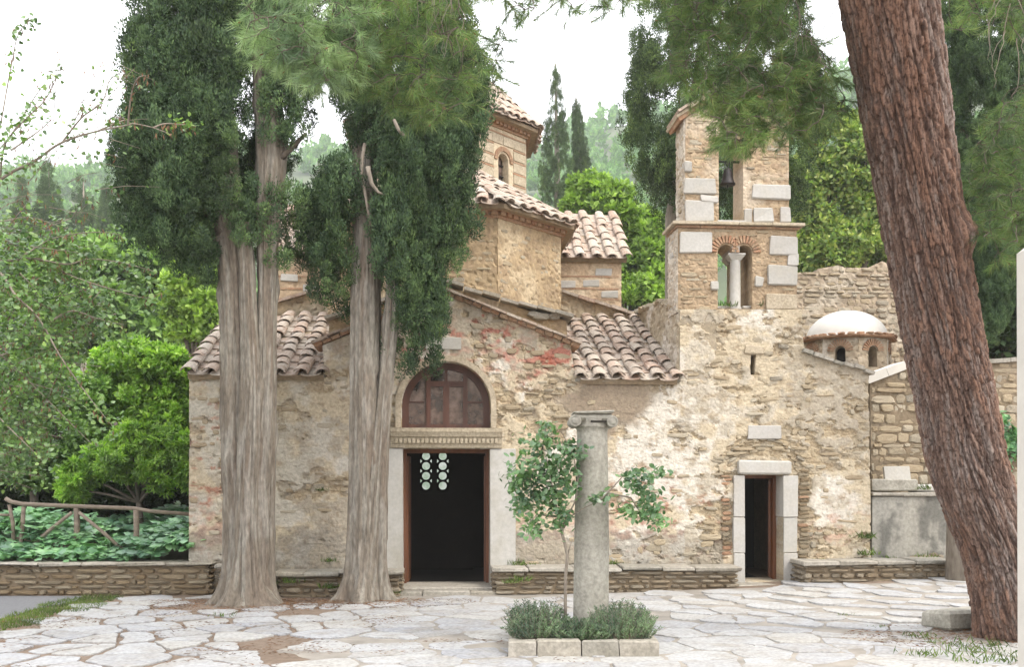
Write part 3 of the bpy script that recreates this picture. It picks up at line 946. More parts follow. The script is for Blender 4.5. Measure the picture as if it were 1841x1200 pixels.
# ---- gable coping tiles over the front, their brick course and the roof behind
def rake(name, pa_, pb_, w0, w1, th, mat, v0, v1, parent=church, fr=CH, jit=.008, n=9):
    """slabs laid along a sloping edge from pa_ to pb_ (u,z); the strip spans v0..v1"""
    (u0, z0), (u1, z1) = pa_, pb_
    for k in range(n):
        t0, t1 = k / n, (k + 1) / n
        m = MB(); g = .006
        A = (u0 + (u1 - u0) * t0, z0 + (z1 - z0) * t0); B = (u0 + (u1 - u0) * (t1), z0 + (z1 - z0) * t1)
        dx, dz = B[0] - A[0], B[1] - A[1]; l = math.hypot(dx, dz); dx /= l; dz /= l
        A = (A[0] + dx * g, A[1] + dz * g); B = (B[0] - dx * g, B[1] - dz * g)
        nx, nz = -dz, dx
        if nz < 0: nx, nz = -nx, -nz
        tt = th * R.uniform(.85, 1.15); j = R.uniform(-jit, jit); va = v0 + R.uniform(-.02, .02)
        p = [(A[0], va, A[1] + j), (B[0], va, B[1] + j), (B[0], v1, B[1] + j), (A[0], v1, A[1] + j)]
        q = [(x + nx * tt, y, z + nz * tt) for x, y, z in p]
        if u1 < u0: p = [p[1], p[0], p[3], p[2]]; q = [q[1], q[0], q[3], q[2]]
        m.hexa(p + q)
        m.build(name, mat, parent, fr)
gapex = Lp(800, 531)
for side, end in ((1, Lp(1040, 627)), (-1, Lp(566, 626))):
    rake('brick', (gapex[0], gapex[1] - .005), end, 0, 0, .05, M['brick'], -.09, .5, n=15, jit=.010)
    rake('verge_tile', (gapex[0], gapex[1] + .052), (end[0] + side * .03, end[1] + .047), 0, 0, .03, M['tile'], -.17, .9, n=9, jit=.018)
# porch bay roof behind the gable
rb = MB(); e1 = Lp(1026, 618); e0 = Lp(580, 620)
rb.prism([(e0[0], e0[1] - 1.2), (e1[0], e1[1] - 1.2), (e1[0], e1[1]), (gapex[0], gapex[1] - .03), (e0[0], e0[1])], .56, 3.0)
rb.build('bay_roof', M['brownstone'], church, CH)

# ---- second low gable behind the front (its ends show beside the rakes)
sg = [Lp(590, 604, 1.25), Lp(1022, 604, 1.25), Lp(1018, 578, 1.25), Lp(800, 515, 1.25), Lp(592, 577, 1.25)]
d_, c_ = wall_style((.44, .33, .19), (.34, .24, .14), (.50, .42, .30), seed=60)
wall_panel('bay_wall', [(p[0], p[1] - (.35 if i < 2 else 0)) for i, p in enumerate(sg)], [], M['wallcol'], church, CH @ Matrix.Translation((0, 1.25, 0)), .06, d_, c_, 1.7)
rake('verge_tile', Lp(800, 512, 1.25), Lp(1028, 577, 1.25), 0, 0, .05, M['slab'], 1.05, 1.9, n=7, jit=.03)
rake('verge_tile', Lp(800, 512, 1.25), Lp(586, 575, 1.25), 0, 0, .05, M['slab'], 1.05, 1.9, n=7, jit=.03)
sp = [(Lp(960 + R.uniform(-12, 55), 566, 1.2)[0], 1.3, Z(572 + R.uniform(-8, 2), 985, 1.2), R.uniform(.14, .32), R.uniform(.06, .12), R.uniform(.15, .25), R.uniform(-.2, .2), 0) for k in range(7)]
put_stones(sp, M['slab'], church, CH, 300, 'roof_stone')

# ---- narthex roofs
SL = math.atan(.428)
def narthex_roof(name, ua, ub, ze, depth):
    base = Vector((ua, -.10, ze - .10 * .428))
    fr = CH @ Matrix.Translation(base) @ Matrix.Rotation(SL, 4, 'X')
    ln = (depth + .10) / math.cos(SL)
    m = MB(); m.box(0, ub - ua, 0, ln, -.08, 0)
    rf = m.build(name, M['mortar'], church, fr)
    tile_roof(rf, fr, ub - ua, ln, .30, .345)
    return rf
narthex_roof('tile_roof', U(338) + .02, U(583), Z(670, 460), 2.9)
narthex_roof('tile_roof', U(1042), U(1215), Z(678, 1130), 3.15)
# eave course of thin stones under the tiles
for ua, ub, py, px in ((U(339), U(584), 676, 460), (U(1033), U(1222), 684, 1130)):
    n = int((ub - ua) / .33)
    for k in range(n):
        m = MB(); a = ua + (ub - ua) * k / n; b = ua + (ub - ua) * (k + 1) / n
        m.bbox(a + .004, b - .004, -.085, .2, Z(py, px) - .03, Z(py, px) + .016, .006, .004)
        m.build('eave_slab', M['slab'], church, CH)
# inner room: dark, with floor, sides and back
m = MB(); zc = Z(681, 1130) - .12
m.box(U(341) + .03, U(1222), 3.05, 3.15, -.1, 4.2); m.box(U(341) + .02, U(341) + .1, .55, 3.05, -.1, zc); m.box(U(1222) - .1, U(1222), .55, 3.05, -.1, zc)
m.box(U(341) + .03, U(1222), .5, 3.05, -.12, .075); m.box(U(341) + .03, wu0 - .2, .55, 3.05, zc, zc + .1); m.box(wu1 + .2, U(1222), .55, 3.05, zc, zc + .1)
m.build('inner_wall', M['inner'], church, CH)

# wall behind the narthex: the wide west gable with sloping coping
vG = 3.2
gw = [(U(480, vG), 2.6), (U(1150, vG), 2.6), Lp(1146, 572, vG), Lp(1003, 518, vG), (U(800, vG), Z(455, 800, vG)), Lp(625, 505, vG), Lp(482, 552, vG)]
d_, c_ = wall_style((.36, .27, .16), (.28, .21, .13), (.42, .35, .24), seed=70, relief=.04)
gwall = wall_panel('west_gable', gw, [], M['wallcol'], church, CH @ Matrix.Translation((0, vG, 0)), .05, d_, c_, .6)
apx = gw[4]
rake('coping_slab', (apx[0], apx[1]), (gw[2][0] + .1, gw[2][1] - .03), 0, 0, .05, M['tile'], vG - .08, vG + .5, n=12, jit=.015)
rake('coping_slab', (apx[0], apx[1]), (gw[6][0] - .1, gw[6][1] - .03), 0, 0, .05, M['tile'], vG - .08, vG + .5, n=12, jit=.015)

# ---- side wall of the tower base that climbs beside the narthex roof
uT = U(1222)
tw = [(0, 2.6), (3.3, 2.6), (3.3, Z(566, 1146, 3.2)), (2.4, Z(553, 1170, 2.2)), (1.2, Z(541, 1195, 1.0) + .02), (0, Z(557, 1222))]
frT = CH @ Matrix.Translation((uT, 3.3, 0)) @ Matrix.Rotation(rad(-90), 4, 'Z')     # x runs towards the viewer
twf = [(3.3 - a, b) for a, b in tw][::-1]
d_, c_ = wall_style((.44, .37, .26), (.34, .28, .19), (.55, .50, .42), seed=80, relief=.045)
swall = wall_panel('side_wall', twf, [], M['wallcol'], church, frT, .05, d_, c_, .55)
sp = []
for k in range(22):
    t = k / 21; a = 3.25 * (1 - t)
    zt = np.interp(a, [p[0] for p in sorted(tw[2:])], [p[1] for p in sorted(tw[2:])])
    sp.append((uT + .2 + R.uniform(-.05, .1), a + .1, zt + .02, R.uniform(.14, .26), R.uniform(.06, .12), R.uniform(.2, .32), R.uniform(-.3, .3), rad(-90)))
put_stones(sp, M['rubble'], swall, CH, 300)
# right end wall of the church and its sloping coping
rake('coping_slab', Lp(1440, 634), Lp(1567, 674), 0, 0, .05, M['slab'], -.10, .6, n=7, jit=.015)
m = MB(); uR = U(1563); m.prism([(uR - 1.05, -.1), (uR - .01, -.1), (uR - .01, Z(676, 1560)), (uR - 1.05, Z(640, 1446))], .56, 3.2)
m.build('chapel_body', M['brownstone'], church, CH)
m = MB(); m.box(uT + .1, U(1440), .56, 3.3, 2.6, Z(562, 1330)); m.build('tower_core', M['brownstone'], church, CH)

# ---- octagon over the narthex bay
def octagon(cu, cv, ap, z0, z1, faces, style, res, name, opening=None, rot=0.0, mat='wallcol', recess=.4):
    half = ap * math.tan(math.pi / 8); outs = []
    for k in faces:                       # k=0 faces the viewer, +1 turns to the right
        fr = CH @ Matrix.Translation((cu, cv, 0)) @ Matrix.Rotation(rad(45) * k + rot, 4, 'Z') @ Matrix.Translation((0, -ap, 0))
        d, c = style(k)
        w = wall_panel(name, [(-half, z0), (half, z0), (half, z1), (-half, z1)], [opening] if opening else [], M[mat], church, fr, res, d, c, recess)
        outs.append((w, fr, half))
    return outs

def pyramid_roof(cu, cv, ap, z0, z1, over, ap_top, faces, spacing, row, thick=.07, rot=0.0, curve=0.0):
    """tiled eight-sided roof: deck, eave, tiles on the faces in view, hip tiles"""
    a0 = ap + over; m = MB()
    sec = math.pi / 8
    profl = [(a0, z0 - thick), (a0, z0)] + [(a0 + (ap_top - a0) * t, z0 + (z1 - z0) * (t + curve * t * (1 - t))) for t in (.25, .5, .75, 1)]
    m.lathe([(r / math.cos(sec), z) for r, z in profl], 8, (0, 0, 0), sec + rot)
    o = m.build('tile_roof', M['mortar'], church, CH @ Matrix.Translation((cu, cv, 0)))
    ln = math.hypot(a0 - ap_top, z1 - z0); sl = math.atan2(z1 - z0, a0 - ap_top)
    if curve: sl = math.atan2((z1 - z0) * (1 + curve * .6), a0 - ap_top)
    w0 = a0 * math.tan(sec); w1 = ap_top * math.tan(sec)
    for k in faces:
        fr = CH @ Matrix.Translation((cu, cv, 0)) @ Matrix.Rotation(rad(45) * k + rot, 4, 'Z') @ Matrix.Translation((0, -a0, z0)) @ Matrix.Rotation(sl, 4, 'X') @ Matrix.Translation((0, 0, curve * .12))
        lim = lambda u: ln * min(1, (w0 - abs(u)) / max(.05, w0 - w1))
        tile_roof(o, fr, 2 * w0 - .16, ln, spacing, row, lim, abs(k) < 2, -w0 + .08, .05)
        # hip
        for e in (1,):
            n = int(ln / row) + 1
            for j in range(n):
                t = j * row / ln
                if t > .98: break
                q = (rad(45) * k + rot + sec) - math.pi / 2
                r0, r1 = (a0 + (ap_top - a0) * t) / math.cos(sec), (a0 + (ap_top - a0) * (t + .01)) / math.cos(sec)
                zz = lambda tt: z0 + (z1 - z0) * (tt + curve * tt * (1 - tt))
                p = Vector((r0 * math.cos(q), r0 * math.sin(q), zz(t) + .055)); p2 = Vector((r1 * math.cos(q), r1 * math.sin(q), zz(t + .01) + .055))
                X = Matrix.Translation(p + Vector((cu, cv, 0))) @ (p2 - p).to_track_quat('Y', 'Z').to_matrix().to_4x4()
                if (True, 0) not in TM: TM[(True, 0)] = meshdata('cover_tile', *COVERS[0], M['tile'])
                place(bpy.data.objects.new('cover_tile', TM[(True, 0)]), o, CH @ X)
    return o

def eave_bricks(cu, cv, ap, z, faces, n, rot=0.0, step=.07):
    """cornice: plain course, then a course of projecting bricks"""
    for k in faces:
        half = (ap + step) * math.tan(math.pi / 8)
        fr = CH @ Matrix.Translation((cu, cv, 0)) @ Matrix.Rotation(rad(45) * k + rot, 4, 'Z') @ Matrix.Translation((0, -ap, 0))
        m = MB(); m.box(-half, half, -step * .5, .1, z - .15, z - .105); m.box(-half, half, -step * 1.6, .1, z - .045, z)
        m.build('cornice', M['brick'], church, fr)
        for i in range(n):
            a = -half + 2 * half * i / n; w = 2 * half / n
            b = MB(); b.box(a + w * .14, a + w * .86, -step * 1.3, .06, z - .104, z - .046); b.build('brick', M['brick'], church, fr)

cA = (0.02, 3.85); apA = 2.02; zA = 6.02
ochre = lambda k: wall_style((.47, .35, .20), (.37, .27, .16), (.55, .44, .28), seed=90 + k, relief=.03, f=1.5)
oc = octagon(cA[0], cA[1], apA, 3.0, zA, (-2, -1, 0, 1, 2), ochre, .05, 'octagon_wall')
for (w, fr, half) in oc[1:4]:
    s_ = course_stones(-half + .05, half - .05, 3.6, zA - .25, (.06, .12), (.12, .32), lambda u, z, w_, h_: True, (.045, .062), .01, .035, skip=.62, jit=.2)
    put_stones(s_, M['rubble'], w, fr, 80)
eave_bricks(cA[0], cA[1], apA, zA + .03, (-2, -1, 0, 1, 2), 11, step=.08)
pyramid_roof(cA[0], cA[1], apA, zA + .06, 7.35, .24, .25, (-2, -1, 0, 1, 2), .29, .34)

# ---- main dome drum behind
cB = (0.02, 7.6); apB = 1.74; zB = 9.05
hb = apB * math.tan(math.pi / 8)
zw0, zw1 = 7.55, 8.45
wopen = [(-.16, zw0), (.16, zw0)] + arch(0, zw1 - .16, .16, 0, math.pi, 10)
pale = lambda k: wall_style((.60, .50, .34), (.52, .42, .28), (.66, .58, .44), seed=110 + k, relief=.012, f=.9)
ocB = octagon(cB[0], cB[1], apB, 5.6, zB, (-2, -1, 0, 1, 2), pale, .05, 'drum_wall', wopen)
for i, (w, fr, half) in enumerate(ocB):
    m = MB(); m.box(-.2, .2, .16, .18, zw0 - .05, zw1 + .03); m.build('window_pane', M['glass'], church, fr)
    for zz in (zw0 + .2, zw0 + .45, zw0 + .68):
        m = MB(); m.box(-.16, .16, .13, .158, zz, zz + .02); m.build('window_bar', M['iron'], church, fr)
    for k in range(17):                    # brick ring round the arch
        q = math.pi * (k + .5) / 17; b = MB()
        c0, s0 = math.cos(q), math.sin(q); t = .028
        pts = [(.20 * c0 + t * s0, zw1 - .16 + .20 * s0 - t * c0), (.29 * c0 + t * s0 * 1.4, zw1 - .16 + .29 * s0 - t * c0 * 1.4),
               (.29 * c0 - t * s0 * 1.4, zw1 - .16 + .29 * s0 + t * c0 * 1.4), (.20 * c0 - t * s0, zw1 - .16 + .20 * s0 + t * c0)]
        b.prism(pts, -.035, .05); b.build('brick', M['brick'], church, fr)
    for r_ in range(9):                    # squared blocks with thin brick courses between
        z = 6.9 + r_ * .245
        if z > zB - .25: break
        b = MB()
        for (a0, a1) in ((-half + .02, -.31), (.31, half - .02)) if z + .2 > zw0 and z < zw1 + .12 else ((-half + .02, half - .02),):
            b.box(a0, a1, -.022, .05, z + .205, z + .237)
            na = max(1, int((a1 - a0) / .33)); sh = R.uniform(-.04, .04)
            for j in range(na):
                p0 = a0 + (a1 - a0) * j / na + (sh if j else 0); p1 = a0 + (a1 - a0) * (j + 1) / na + (sh if j < na - 1 else 0)
                s_ = MB(); s_.bbox(p0 + .006, p1 - .006, -.022 - R.uniform(0, .008), .05, z + .006, z + .198, .008, .003)
                s_.build('ashlar', M['carved'], w, fr)
        b.build('brick_course', M['brick'], w, fr)
eave_bricks(cB[0], cB[1], apB, zB + .03, (-2, -1, 0, 1, 2), 12, step=.09)
pyramid_roof(cB[0], cB[1], apB, zB + .06, 10.7, .26, .12, (-2, -1, 0, 1, 2), .27, .32, curve=.35)
m = MB(); m.lathe([(2.6, 4.0), (2.6, 5.7), (1.9, 7.0)], 8, (cB[0], cB[1], 0), math.pi / 8); m.build('dome_base', M['brownstone'], church, CH)

# ---- cross arm behind, with its own tiled roof
vC = 5.1
ca = [(U(470, vC), 3.0), (U(1117, vC), 3.0), (U(1117, vC), Z(462, 1117, vC)), (U(470, vC), Z(456, 480, vC))]
d_, c_ = wall_style((.55, .40, .25), (.48, .35, .22), (.62, .50, .34), seed=130, relief=.02, f=.8)
cw = wall_panel('cross_arm_wall', ca, [], M['wallcol'], church, CH @ Matrix.Translation((0, vC, 0)), .06, d_, c_, .5)
for (a, b) in ((1006, 1112), (490, 620)):
    for py in (497, 519, 538):
        m = MB(); p = L(a, py, vC); m.box(p[0], U(b, vC), vC - .02, vC + .05, p[1] - .018, p[1] + .018); m.build('brick_course', M['brick'], church, CH)
    for px, py in ((1085, 490), (1062, 510), (1020, 512), (1096, 530), (520, 500), (560, 518)) if a > 900 else ():
        p = L(px, py, vC); m = MB(); m.bbox(p[0] - .16, p[0] + .16, vC - .03, vC + .05, p[1] - .07, p[1] + .07, .012, .01); m.build('marble_block', M['marble'], cw, CH)
zE = Z(461, 1117, vC); slC = math.atan(.76)
frC = CH @ Matrix.Translation((U(474, vC) - .06, vC - .12, zE - .06)) @ Matrix.Rotation(slC, 4, 'X')
wC = U(1120, vC) - U(474, vC) + .12
m = MB(); m.box(0, wC, 0, 2.0, -.1, 0); rf = m.build('tile_roof', M['mortar'], church, frC)
tile_roof(rf, frC, wC, 1.95, .31, .36, None, True, 0, .05)
m = MB(); m.box(U(474, vC), U(1114, vC), vC + .5, vC + 4, 3.0, zE); m.build('cross_arm_body', M['brownstone'], church, CH)

# ---- main doorway
frm = MB(); frm2 = MB()
dz0 = .05
for a, b, nm in ((U(685), U(724), 'l'), (U(881), U(927), 'r')):
    m = MB(); m.bbox(a, b, -.055, .30, dz0 if nm == 'r' else .05, Z(807, 802) - .004, .012, .006); o = m.build('door_jamb', M['doormarble'], church, CH)
m = MB(); zt, zb = Z(771, 800), Z(806, 800)
a, b = U(703), U(902)
hh = zt - zb
m.prism([(0, 0), (1, 0), (1, 1), (0, 1)], 0, 1); m.v = []; m.f = []
prf = [(-.07, zb), (-.075, zb + hh * .18), (-.085, zb + hh * .2), (-.10, zb + hh * .52), (-.13, zb + hh * .56), (-.15, zb + hh * .78), (-.16, zb + hh * .8), (-.16, zt), (.32, zt), (.32, zb)]
n = m.pts([(a, v, z) for v, z in prf] + [(b, v, z) for v, z in prf]); k = len(prf)
m.f.append(tuple(range(k))); m.f.append(tuple(reversed(range(k, 2 * k))))
for i in range(k): m.f.append((i, i + k, (i + 1) % k + k, (i + 1) % k))
m.f = [tuple(reversed(f)) for f in m.f]
lint = m.build('door_lintel', M['carved'], church, CH)
for i in range(24):                        # carved leaf-and-dart row
    x = a + .05 + (b - a - .1) * (i + .5) / 24
    q = MB(); q.prism([(x - .018, zb + hh * .24), (x + .018, zb + hh * .24), (x + .024, zb + hh * .44), (x, zb + hh * .52), (x - .024, zb + hh * .44)], -.118, -.06)
    q.build('carved_leaf', M['carved'], lint, CH)
# timber lining, leaves standing open inside, threshold
m = MB(); m.box(du0, du0 + .045, .30, .46, .08, dzt); m.box(du1 - .045, du1, .30, .46, .08, dzt); m.box(du0 + .045, du1 - .045, .30, .46, dzt - .06, dzt)
m.build('door_frame', M['door'], church, CH)
for x0, sgn, nm in ((du0 + .05, 1, 'l'), (du1 - .05, -1, 'r')):
    d = MB(); q = rad(88 if nm == 'l' else 100)
    fr = CH @ Matrix.Translation((x0, .46, .10)) @ Matrix.Rotation(q * sgn, 4, 'Z') @ Matrix.Diagonal((sgn, 1, 1, 1))
    w, h = .58, dzt - .2
    d.box(.0, .08, -.02, .025, 0, h); d.box(w - .08, w, -.02, .025, 0, h); d.box(.08, w - .08, -.02, .025, 0, .14); d.box(.08, w - .08, -.02, .025, h - .1, h); d.box(.08, w - .08, -.02, .025, h * .48, h * .48 + .1)
    dd = d.build('door_leaf', M['door'], church, fr)
    for z0, z1 in ((.14, h * .48), (h * .48 + .1, h - .1)):
        e = MB(); e.box(.08, w - .08, -.008, .012, z0, z1); e.build('door_panel', M['door'], dd, fr)
m = MB(); m.bbox(du0 - .05, du1 + .05, -.30, .5, -.06, .095, .015, .006); m.build('threshold', M['slab'], church, CH)
m = MB(); m.bbox(du0 + .3, du1 - .3, -.52, -.31, -.06, .07, .015, .006); m.build('step_slab', M['slab'], church, CH)
m = MB(); m.bbox(du0 - .02, du0 + .29, -.50, -.31, -.06, .06, .015, .006); m.build('step_slab', M['slab'], church, CH)
m = MB(); m.bbox(du1 - .29, du1 + .1, -.50, -.31, -.06, .062, .015, .006); m.build('step_slab', M['slab'], church, CH)
# pierced screen at the back of the dark room, a glowing pane imitating daylight in its holes
vS = 2.6
for px0 in (766, 796):
    w_ = 13.0
    scn = MB()
    u0, z0 = L(px0 - 11, 883, vS); u1, z1 = L(px0 + 11, 812, vS)
    pn = MB(); pn.box(u0, u1, vS + .05, vS + .06, z0, z1); pn.build('glow_pane', M['glow'], church, CH)
    # plate with round holes cut from it
    hw = (u1 - u0) / 2; cu = (u0 + u1) / 2; holes = []; n = 4; hr = (z1 - z0) / n
    poly = [(u0, z0), (u1, z0), (u1, z1), (u0, z1)]
    for i in range(n):
        cz = z0 + hr * (i + .5)
        holes.append(arch(cu, cz, min(hw, hr / 2) * .80, 0, 2 * math.pi * 15 / 16, 15))
    for i in range(1, n):
        cz = z0 + hr * i
        for s in (-1, 1):
            holes.append([(cu + s * hw * .93, cz - hr * .20), (cu + s * hw * .93, cz + hr * .20), (cu + s * hw * .62, cz)])
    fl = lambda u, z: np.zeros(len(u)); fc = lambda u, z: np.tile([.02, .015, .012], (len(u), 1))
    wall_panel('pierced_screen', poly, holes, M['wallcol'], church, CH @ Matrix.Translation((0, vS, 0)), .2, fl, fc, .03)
m = MB(); zt_ = L(780, 808, vS)[1]; zb_ = L(780, 888, vS)[1]
for a, b in ((740, 755), (777, 785), (807, 850)):
    m.box(L(a, 850, vS)[0], L(b, 850, vS)[0], vS - .01, vS + .05, zb_, zt_)
m.box(L(740, 850, vS)[0], L(850, 850, vS)[0], vS - .01, vS + .05, .08, zb_); m.box(L(700, 850, vS)[0], L(740, 850, vS)[0], vS - .01, vS + .05, .08, zt_)
m.build('inner_door', M['inner'], church, CH)

# ---- arched window over the door
fv0, fv1 = .16, .24
def ringband(cx, cz, r0, r1, zb, v0, v1, n=22):
    m = MB()
    pin = [(cx + r0, zb)] + arch(cx, cz, r0, 0, math.pi, n) + [(cx - r0, zb)]
    pout = [(cx + r1, zb)] + arch(cx, cz, r1, 0, math.pi, n) + [(cx - r1, zb)]
    k = len(pin)
    nn = m.pts([(x, v0, z) for x, z in pin] + [(x, v0, z) for x, z in pout] + [(x, v1, z) for x, z in pin] + [(x, v1, z) for x, z in pout])
    for i in range(k - 1):
        a, b, c, d = nn + i, nn + k + i, nn + 2 * k + i, nn + 3 * k + i
        m.f += [(a, b, b + 1, a + 1), (a, a + 1, c + 1, c), (b, d, d + 1, b + 1), (c, c + 1, d + 1, d)]
    m.f += [(nn, nn + 2 * k, nn + 3 * k, nn + k), (nn + k - 1, nn + 2 * k - 1, nn + 4 * k - 1, nn + 3 * k - 1)]
    return m
wf = ringband(wc, wzs, wr - .10, wr + .01, wzb + .002, fv0, fv1)
mun = []
gi = wr - .10
for px in (770, 837):
    u = U(px); zz = wzs + math.sqrt(max(0, gi ** 2 - (u - wc) ** 2)); mun.append((u - .033, u + .033, wzb + .06, zz + .02))
u0, u1 = U(770) + .033, U(837) - .033
zt1 = Z(690, 802)
mun += [(u0, u1, zt1 - .03, zt1 + .05), (wc - .045, wc + .045, wzb + .06, zt1 - .03), (wc - .02, wc + .02, zt1 + .05, wzs + gi + .01)]
win = wf.build('arched_window', M['frame'], church, CH)
m = MB(); m.box(wu0 + .1, wu1 - .1, fv0 - .01, fv1, wzb + .002, wzb + .06); m.build('window_frame', M['frame'], win, CH)
for (a, b, c, d) in mun:
    m = MB(); m.box(a, b, fv0 - .005, fv1 - .01, c, d); m.build('window_frame', M['frame'], win, CH)
zr = Z(722, 802)
for s in (-1, 1):
    m = MB(); a, b = sorted((wc + s * (gi + .02), wc + s * (U(837) - wc + .033))); m.box(a, b, fv0 + .02, fv1 - .02, zr - .012, zr + .012); m.build('glazing_bar', M['frame'], win, CH)
def pane(poly):
    m = MB(); m.prism(poly, fv0 + .045, fv0 + .053); m.build('pane', M['glass'], win, CH)
xs = U(837) + .02
zz = lambda u: wzs + math.sqrt(max(0, (gi + .01) ** 2 - (u - wc) ** 2))
arcR = [(u, zz(u)) for u in np.linspace(wc + gi - .004, xs, 8) if zz(u) > zr]
pane([(xs, zr), (wc + gi + .005, zr), *arcR]); pane([(xs, wzb + .05), (wc + gi + .01, wzb + .05), (wc + gi + .01, zr), (xs, zr)])
pane([(2 * wc - x, z) for x, z in reversed([(xs, zr), (wc + gi + .005, zr), *arcR])]); pane([(wc - gi - .01, wzb + .05), (2 * wc - xs, wzb + .05), (2 * wc - xs, zr), (wc - gi - .01, zr)])
for s in (-1, 1):
    a, b = sorted((wc + s * .04, wc + s * (u1 - wc + .01)))
    pane([(a, wzb + .05), (b, wzb + .05), (b, zt1), (a, zt1)]); a, b = sorted((wc + s * .015, wc + s * (u1 - wc + .01)))
    pane([(a, zt1 + .04), (b, zt1 + .04), (b, zz(b)), (a, zz(a))])
mold = ringband(wc, wzs, wr + .005, wr + .085, wzb, -.055, .1); o = mold.build('arch_moulding', M['carved'], church, CH); wobble(o, .008, 9, 3)
# marble tablets in the wall
for (a, b, c, d, v) in ((765, 829, 608, 629, -.055), (1344, 1403, 766, 790, -.045)):
    m = MB(); p0 = L(a, d); p1 = L(b, c); m.bbox(p0[0], p1[0], v, .1, p0[1], p1[1], .008, .004); m.build('marble_plaque', M['marble'], church, CH)
m = MB(); p0 = L(1338, 640); p1 = L(1372, 622); m.bbox(p0[0], p1[0], -.06, .1, p0[1] + .01, p1[1], .02, .012); m.build('slit_lintel', M['carved'], church, CH)
m = MB(); m.box(U(1330), U(1376), .56, .6, Z(690, 1353), Z(620, 1353)); m.build('slit_backing', M['inner'], church, CH)

# ---- side doorway
for a, b in ((1317, 1337), (1407, 1431)):
    zs = [szb - .02, szb + .42, szb + .95, szt - .003]
    for k in range(3):
        m = MB(); j = R.uniform(-.008, .008); m.bbox(U(a) + j, U(b) + R.uniform(-.01, .01) * (b > 1420), -.06 + R.uniform(-.006, .006), .28, zs[k] + .003, zs[k + 1] - .003, .01, .004); m.build('door_jamb', M['marble'], church, CH)
m = MB(); p0 = L(1326, 854); p1 = L(1419, 829); m.bbox(p0[0], p1[0], -.085, .28, p0[1] + .002, p1[1], .025, .012); m.build('door_lintel', M['marble'], church, CH)
m = MB(); m.bbox(U(1312), U(1442), -.42, .5, -.03, szb - .005, .02, .01); m.build('threshold', M['slab'], church, CH)
m = MB(); m.box(su1 - .05, su1, .28, .40, szb, szt); m.box(su0, su0 + .03, .28, .40, szb, szt); m.box(su0 + .03, su1 - .05, .28, .40, szt - .05, szt); m.build('door_frame', M['door'], church, CH)
fr = CH @ Matrix.Translation((su1 - .06, .40, szb + .02)) @ Matrix.Rotation(rad(-106), 4, 'Z') @ Matrix.Diagonal((-1, 1, 1, 1))
m = MB(); m.box(0, .52, -.02, .025, 0, szt - szb - .1); dl = m.build('door_leaf', M['door'], church, fr)
m = MB(); m.box(su0 - .6, su1 + .5, 2.2, 2.3, 0, 2.4); m.box(su0 - .6, su0 - .5, .56, 2.2, 0, 2.4); m.box(su1 + .35, su1 + .45, .56, 2.2, 0, 2.4); m.box(su0 - .6, su1 + .5, .56, 2.3, 2.3, 2.4); m.box(su0 - .5, su1 + .35, .5, 2.2, -.02, szb - .01)
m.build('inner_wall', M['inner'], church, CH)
# relieving arch and brick-patched sides of the side door
cxa, cza = (su0 + su1) / 2, szt + .02
sp = []
for row_, rr in enumerate((.52, .62)):
    n = 15 + 2 * row_
    for k in range(n):
        q = math.pi * (k + .5) / n
        x, z = cxa + rr * 1.02 * math.cos(q), cza + rr * .82 * math.sin(q)
        if z < szt + .17 and abs(x - cxa) < .42: continue
        sp.append((x, .03, z, R.uniform(.09, .15), R.uniform(.035, .05), R.uniform(.045, .060), -(q - math.pi / 2) * .45, 0))
put_stones(sp, M['rubble'], front, CH, 300, 'stone')
sp = []; spb = []
for a, b in ((1296, 1315), (1433, 1456)):
    z = szb + .05
    while z < szt + .05:
        h = R.uniform(.04, .075)
        (spb if R.random() < .35 else sp).append(((U(a) + U(b)) / 2 + R.uniform(-.02, .02), .03, z + h / 2, (U(b) - U(a)) * R.uniform(.75, 1.1), h - .006, R.uniform(.05, .066), R.uniform(-.05, .05), 0)); z += h + .008
put_stones(sp, M['brownstone'], front, CH, 300, 'stone'); put_stones(spb, M['brick'], front, CH, 300, 'brick')
# ------------------------------------------------------------------ bell tower
vT = 0.02
towerM = CH @ Matrix.Translation((U(1325), vT, 0))
tower = thing('bell_tower', 'small two storey stone belfry with twin arches standing on the church front', 'bell tower', towerM)
TD = .56
def TP(px, py): return L(px, py, vT)
t0, t1 = U(1219, vT), U(1432, vT); zc0 = Z(557, 1325, vT) - .05; zcor = Z(412, 1325, vT)
z_sill = Z(556, 1325, vT)
# twin arch opening: two round heads on one column
oa0, oa1 = U(1290, vT), U(1352, vT); mid = (oa0 + oa1) / 2 + .01; rT = (oa1 - oa0) / 4 + .008
zsp = Z(455, 1325, vT)
lower_poly = [(t0, zc0), (t1, zc0), (t1, zcor), (t0, zcor)]
gap_ = .035
twin = [(oa0, z_sill), (oa1, z_sill), (oa1, zsp)] + arch(oa1 - rT + gap_ / 2, zsp, rT - gap_ / 2 - .001, .05, math.pi, 9) + arch(oa0 + rT - gap_ / 2, zsp, rT - gap_ / 2 - .001, 0, math.pi - .05, 9) + [(oa0, zsp)]
d_, c_ = wall_style((.46, .34, .21), (.38, .28, .17), (.55, .44, .31), seed=150, relief=.018, f=1.6)
frL = CH @ Matrix.Translation((0, vT, 0))
lw = wall_panel('lower_stage', lower_poly, [twin], M['wallcol'], tower, frL, .025, d_, c_, TD)
bk = MB()
for a, b in ((t0, oa0), (oa1, t1)): bk.box(a + .002, b - .002, vT + TD - .003, vT + TD, zc0, zcor)
u0_, u1_ = U(1233, vT), U(1419, vT); zu0 = Z(402, 1325, vT); zu1 = Z(214, 1325, vT); zap = Z(150, 1325, vT)
ob0, ob1 = U(1293, vT), U(1337, vT); zb0 = Z(398, 1325, vT); zb1 = Z(268, 1325, vT); rb_ = (ob1 - ob0) / 2
um = (u0_ + u1_) / 2
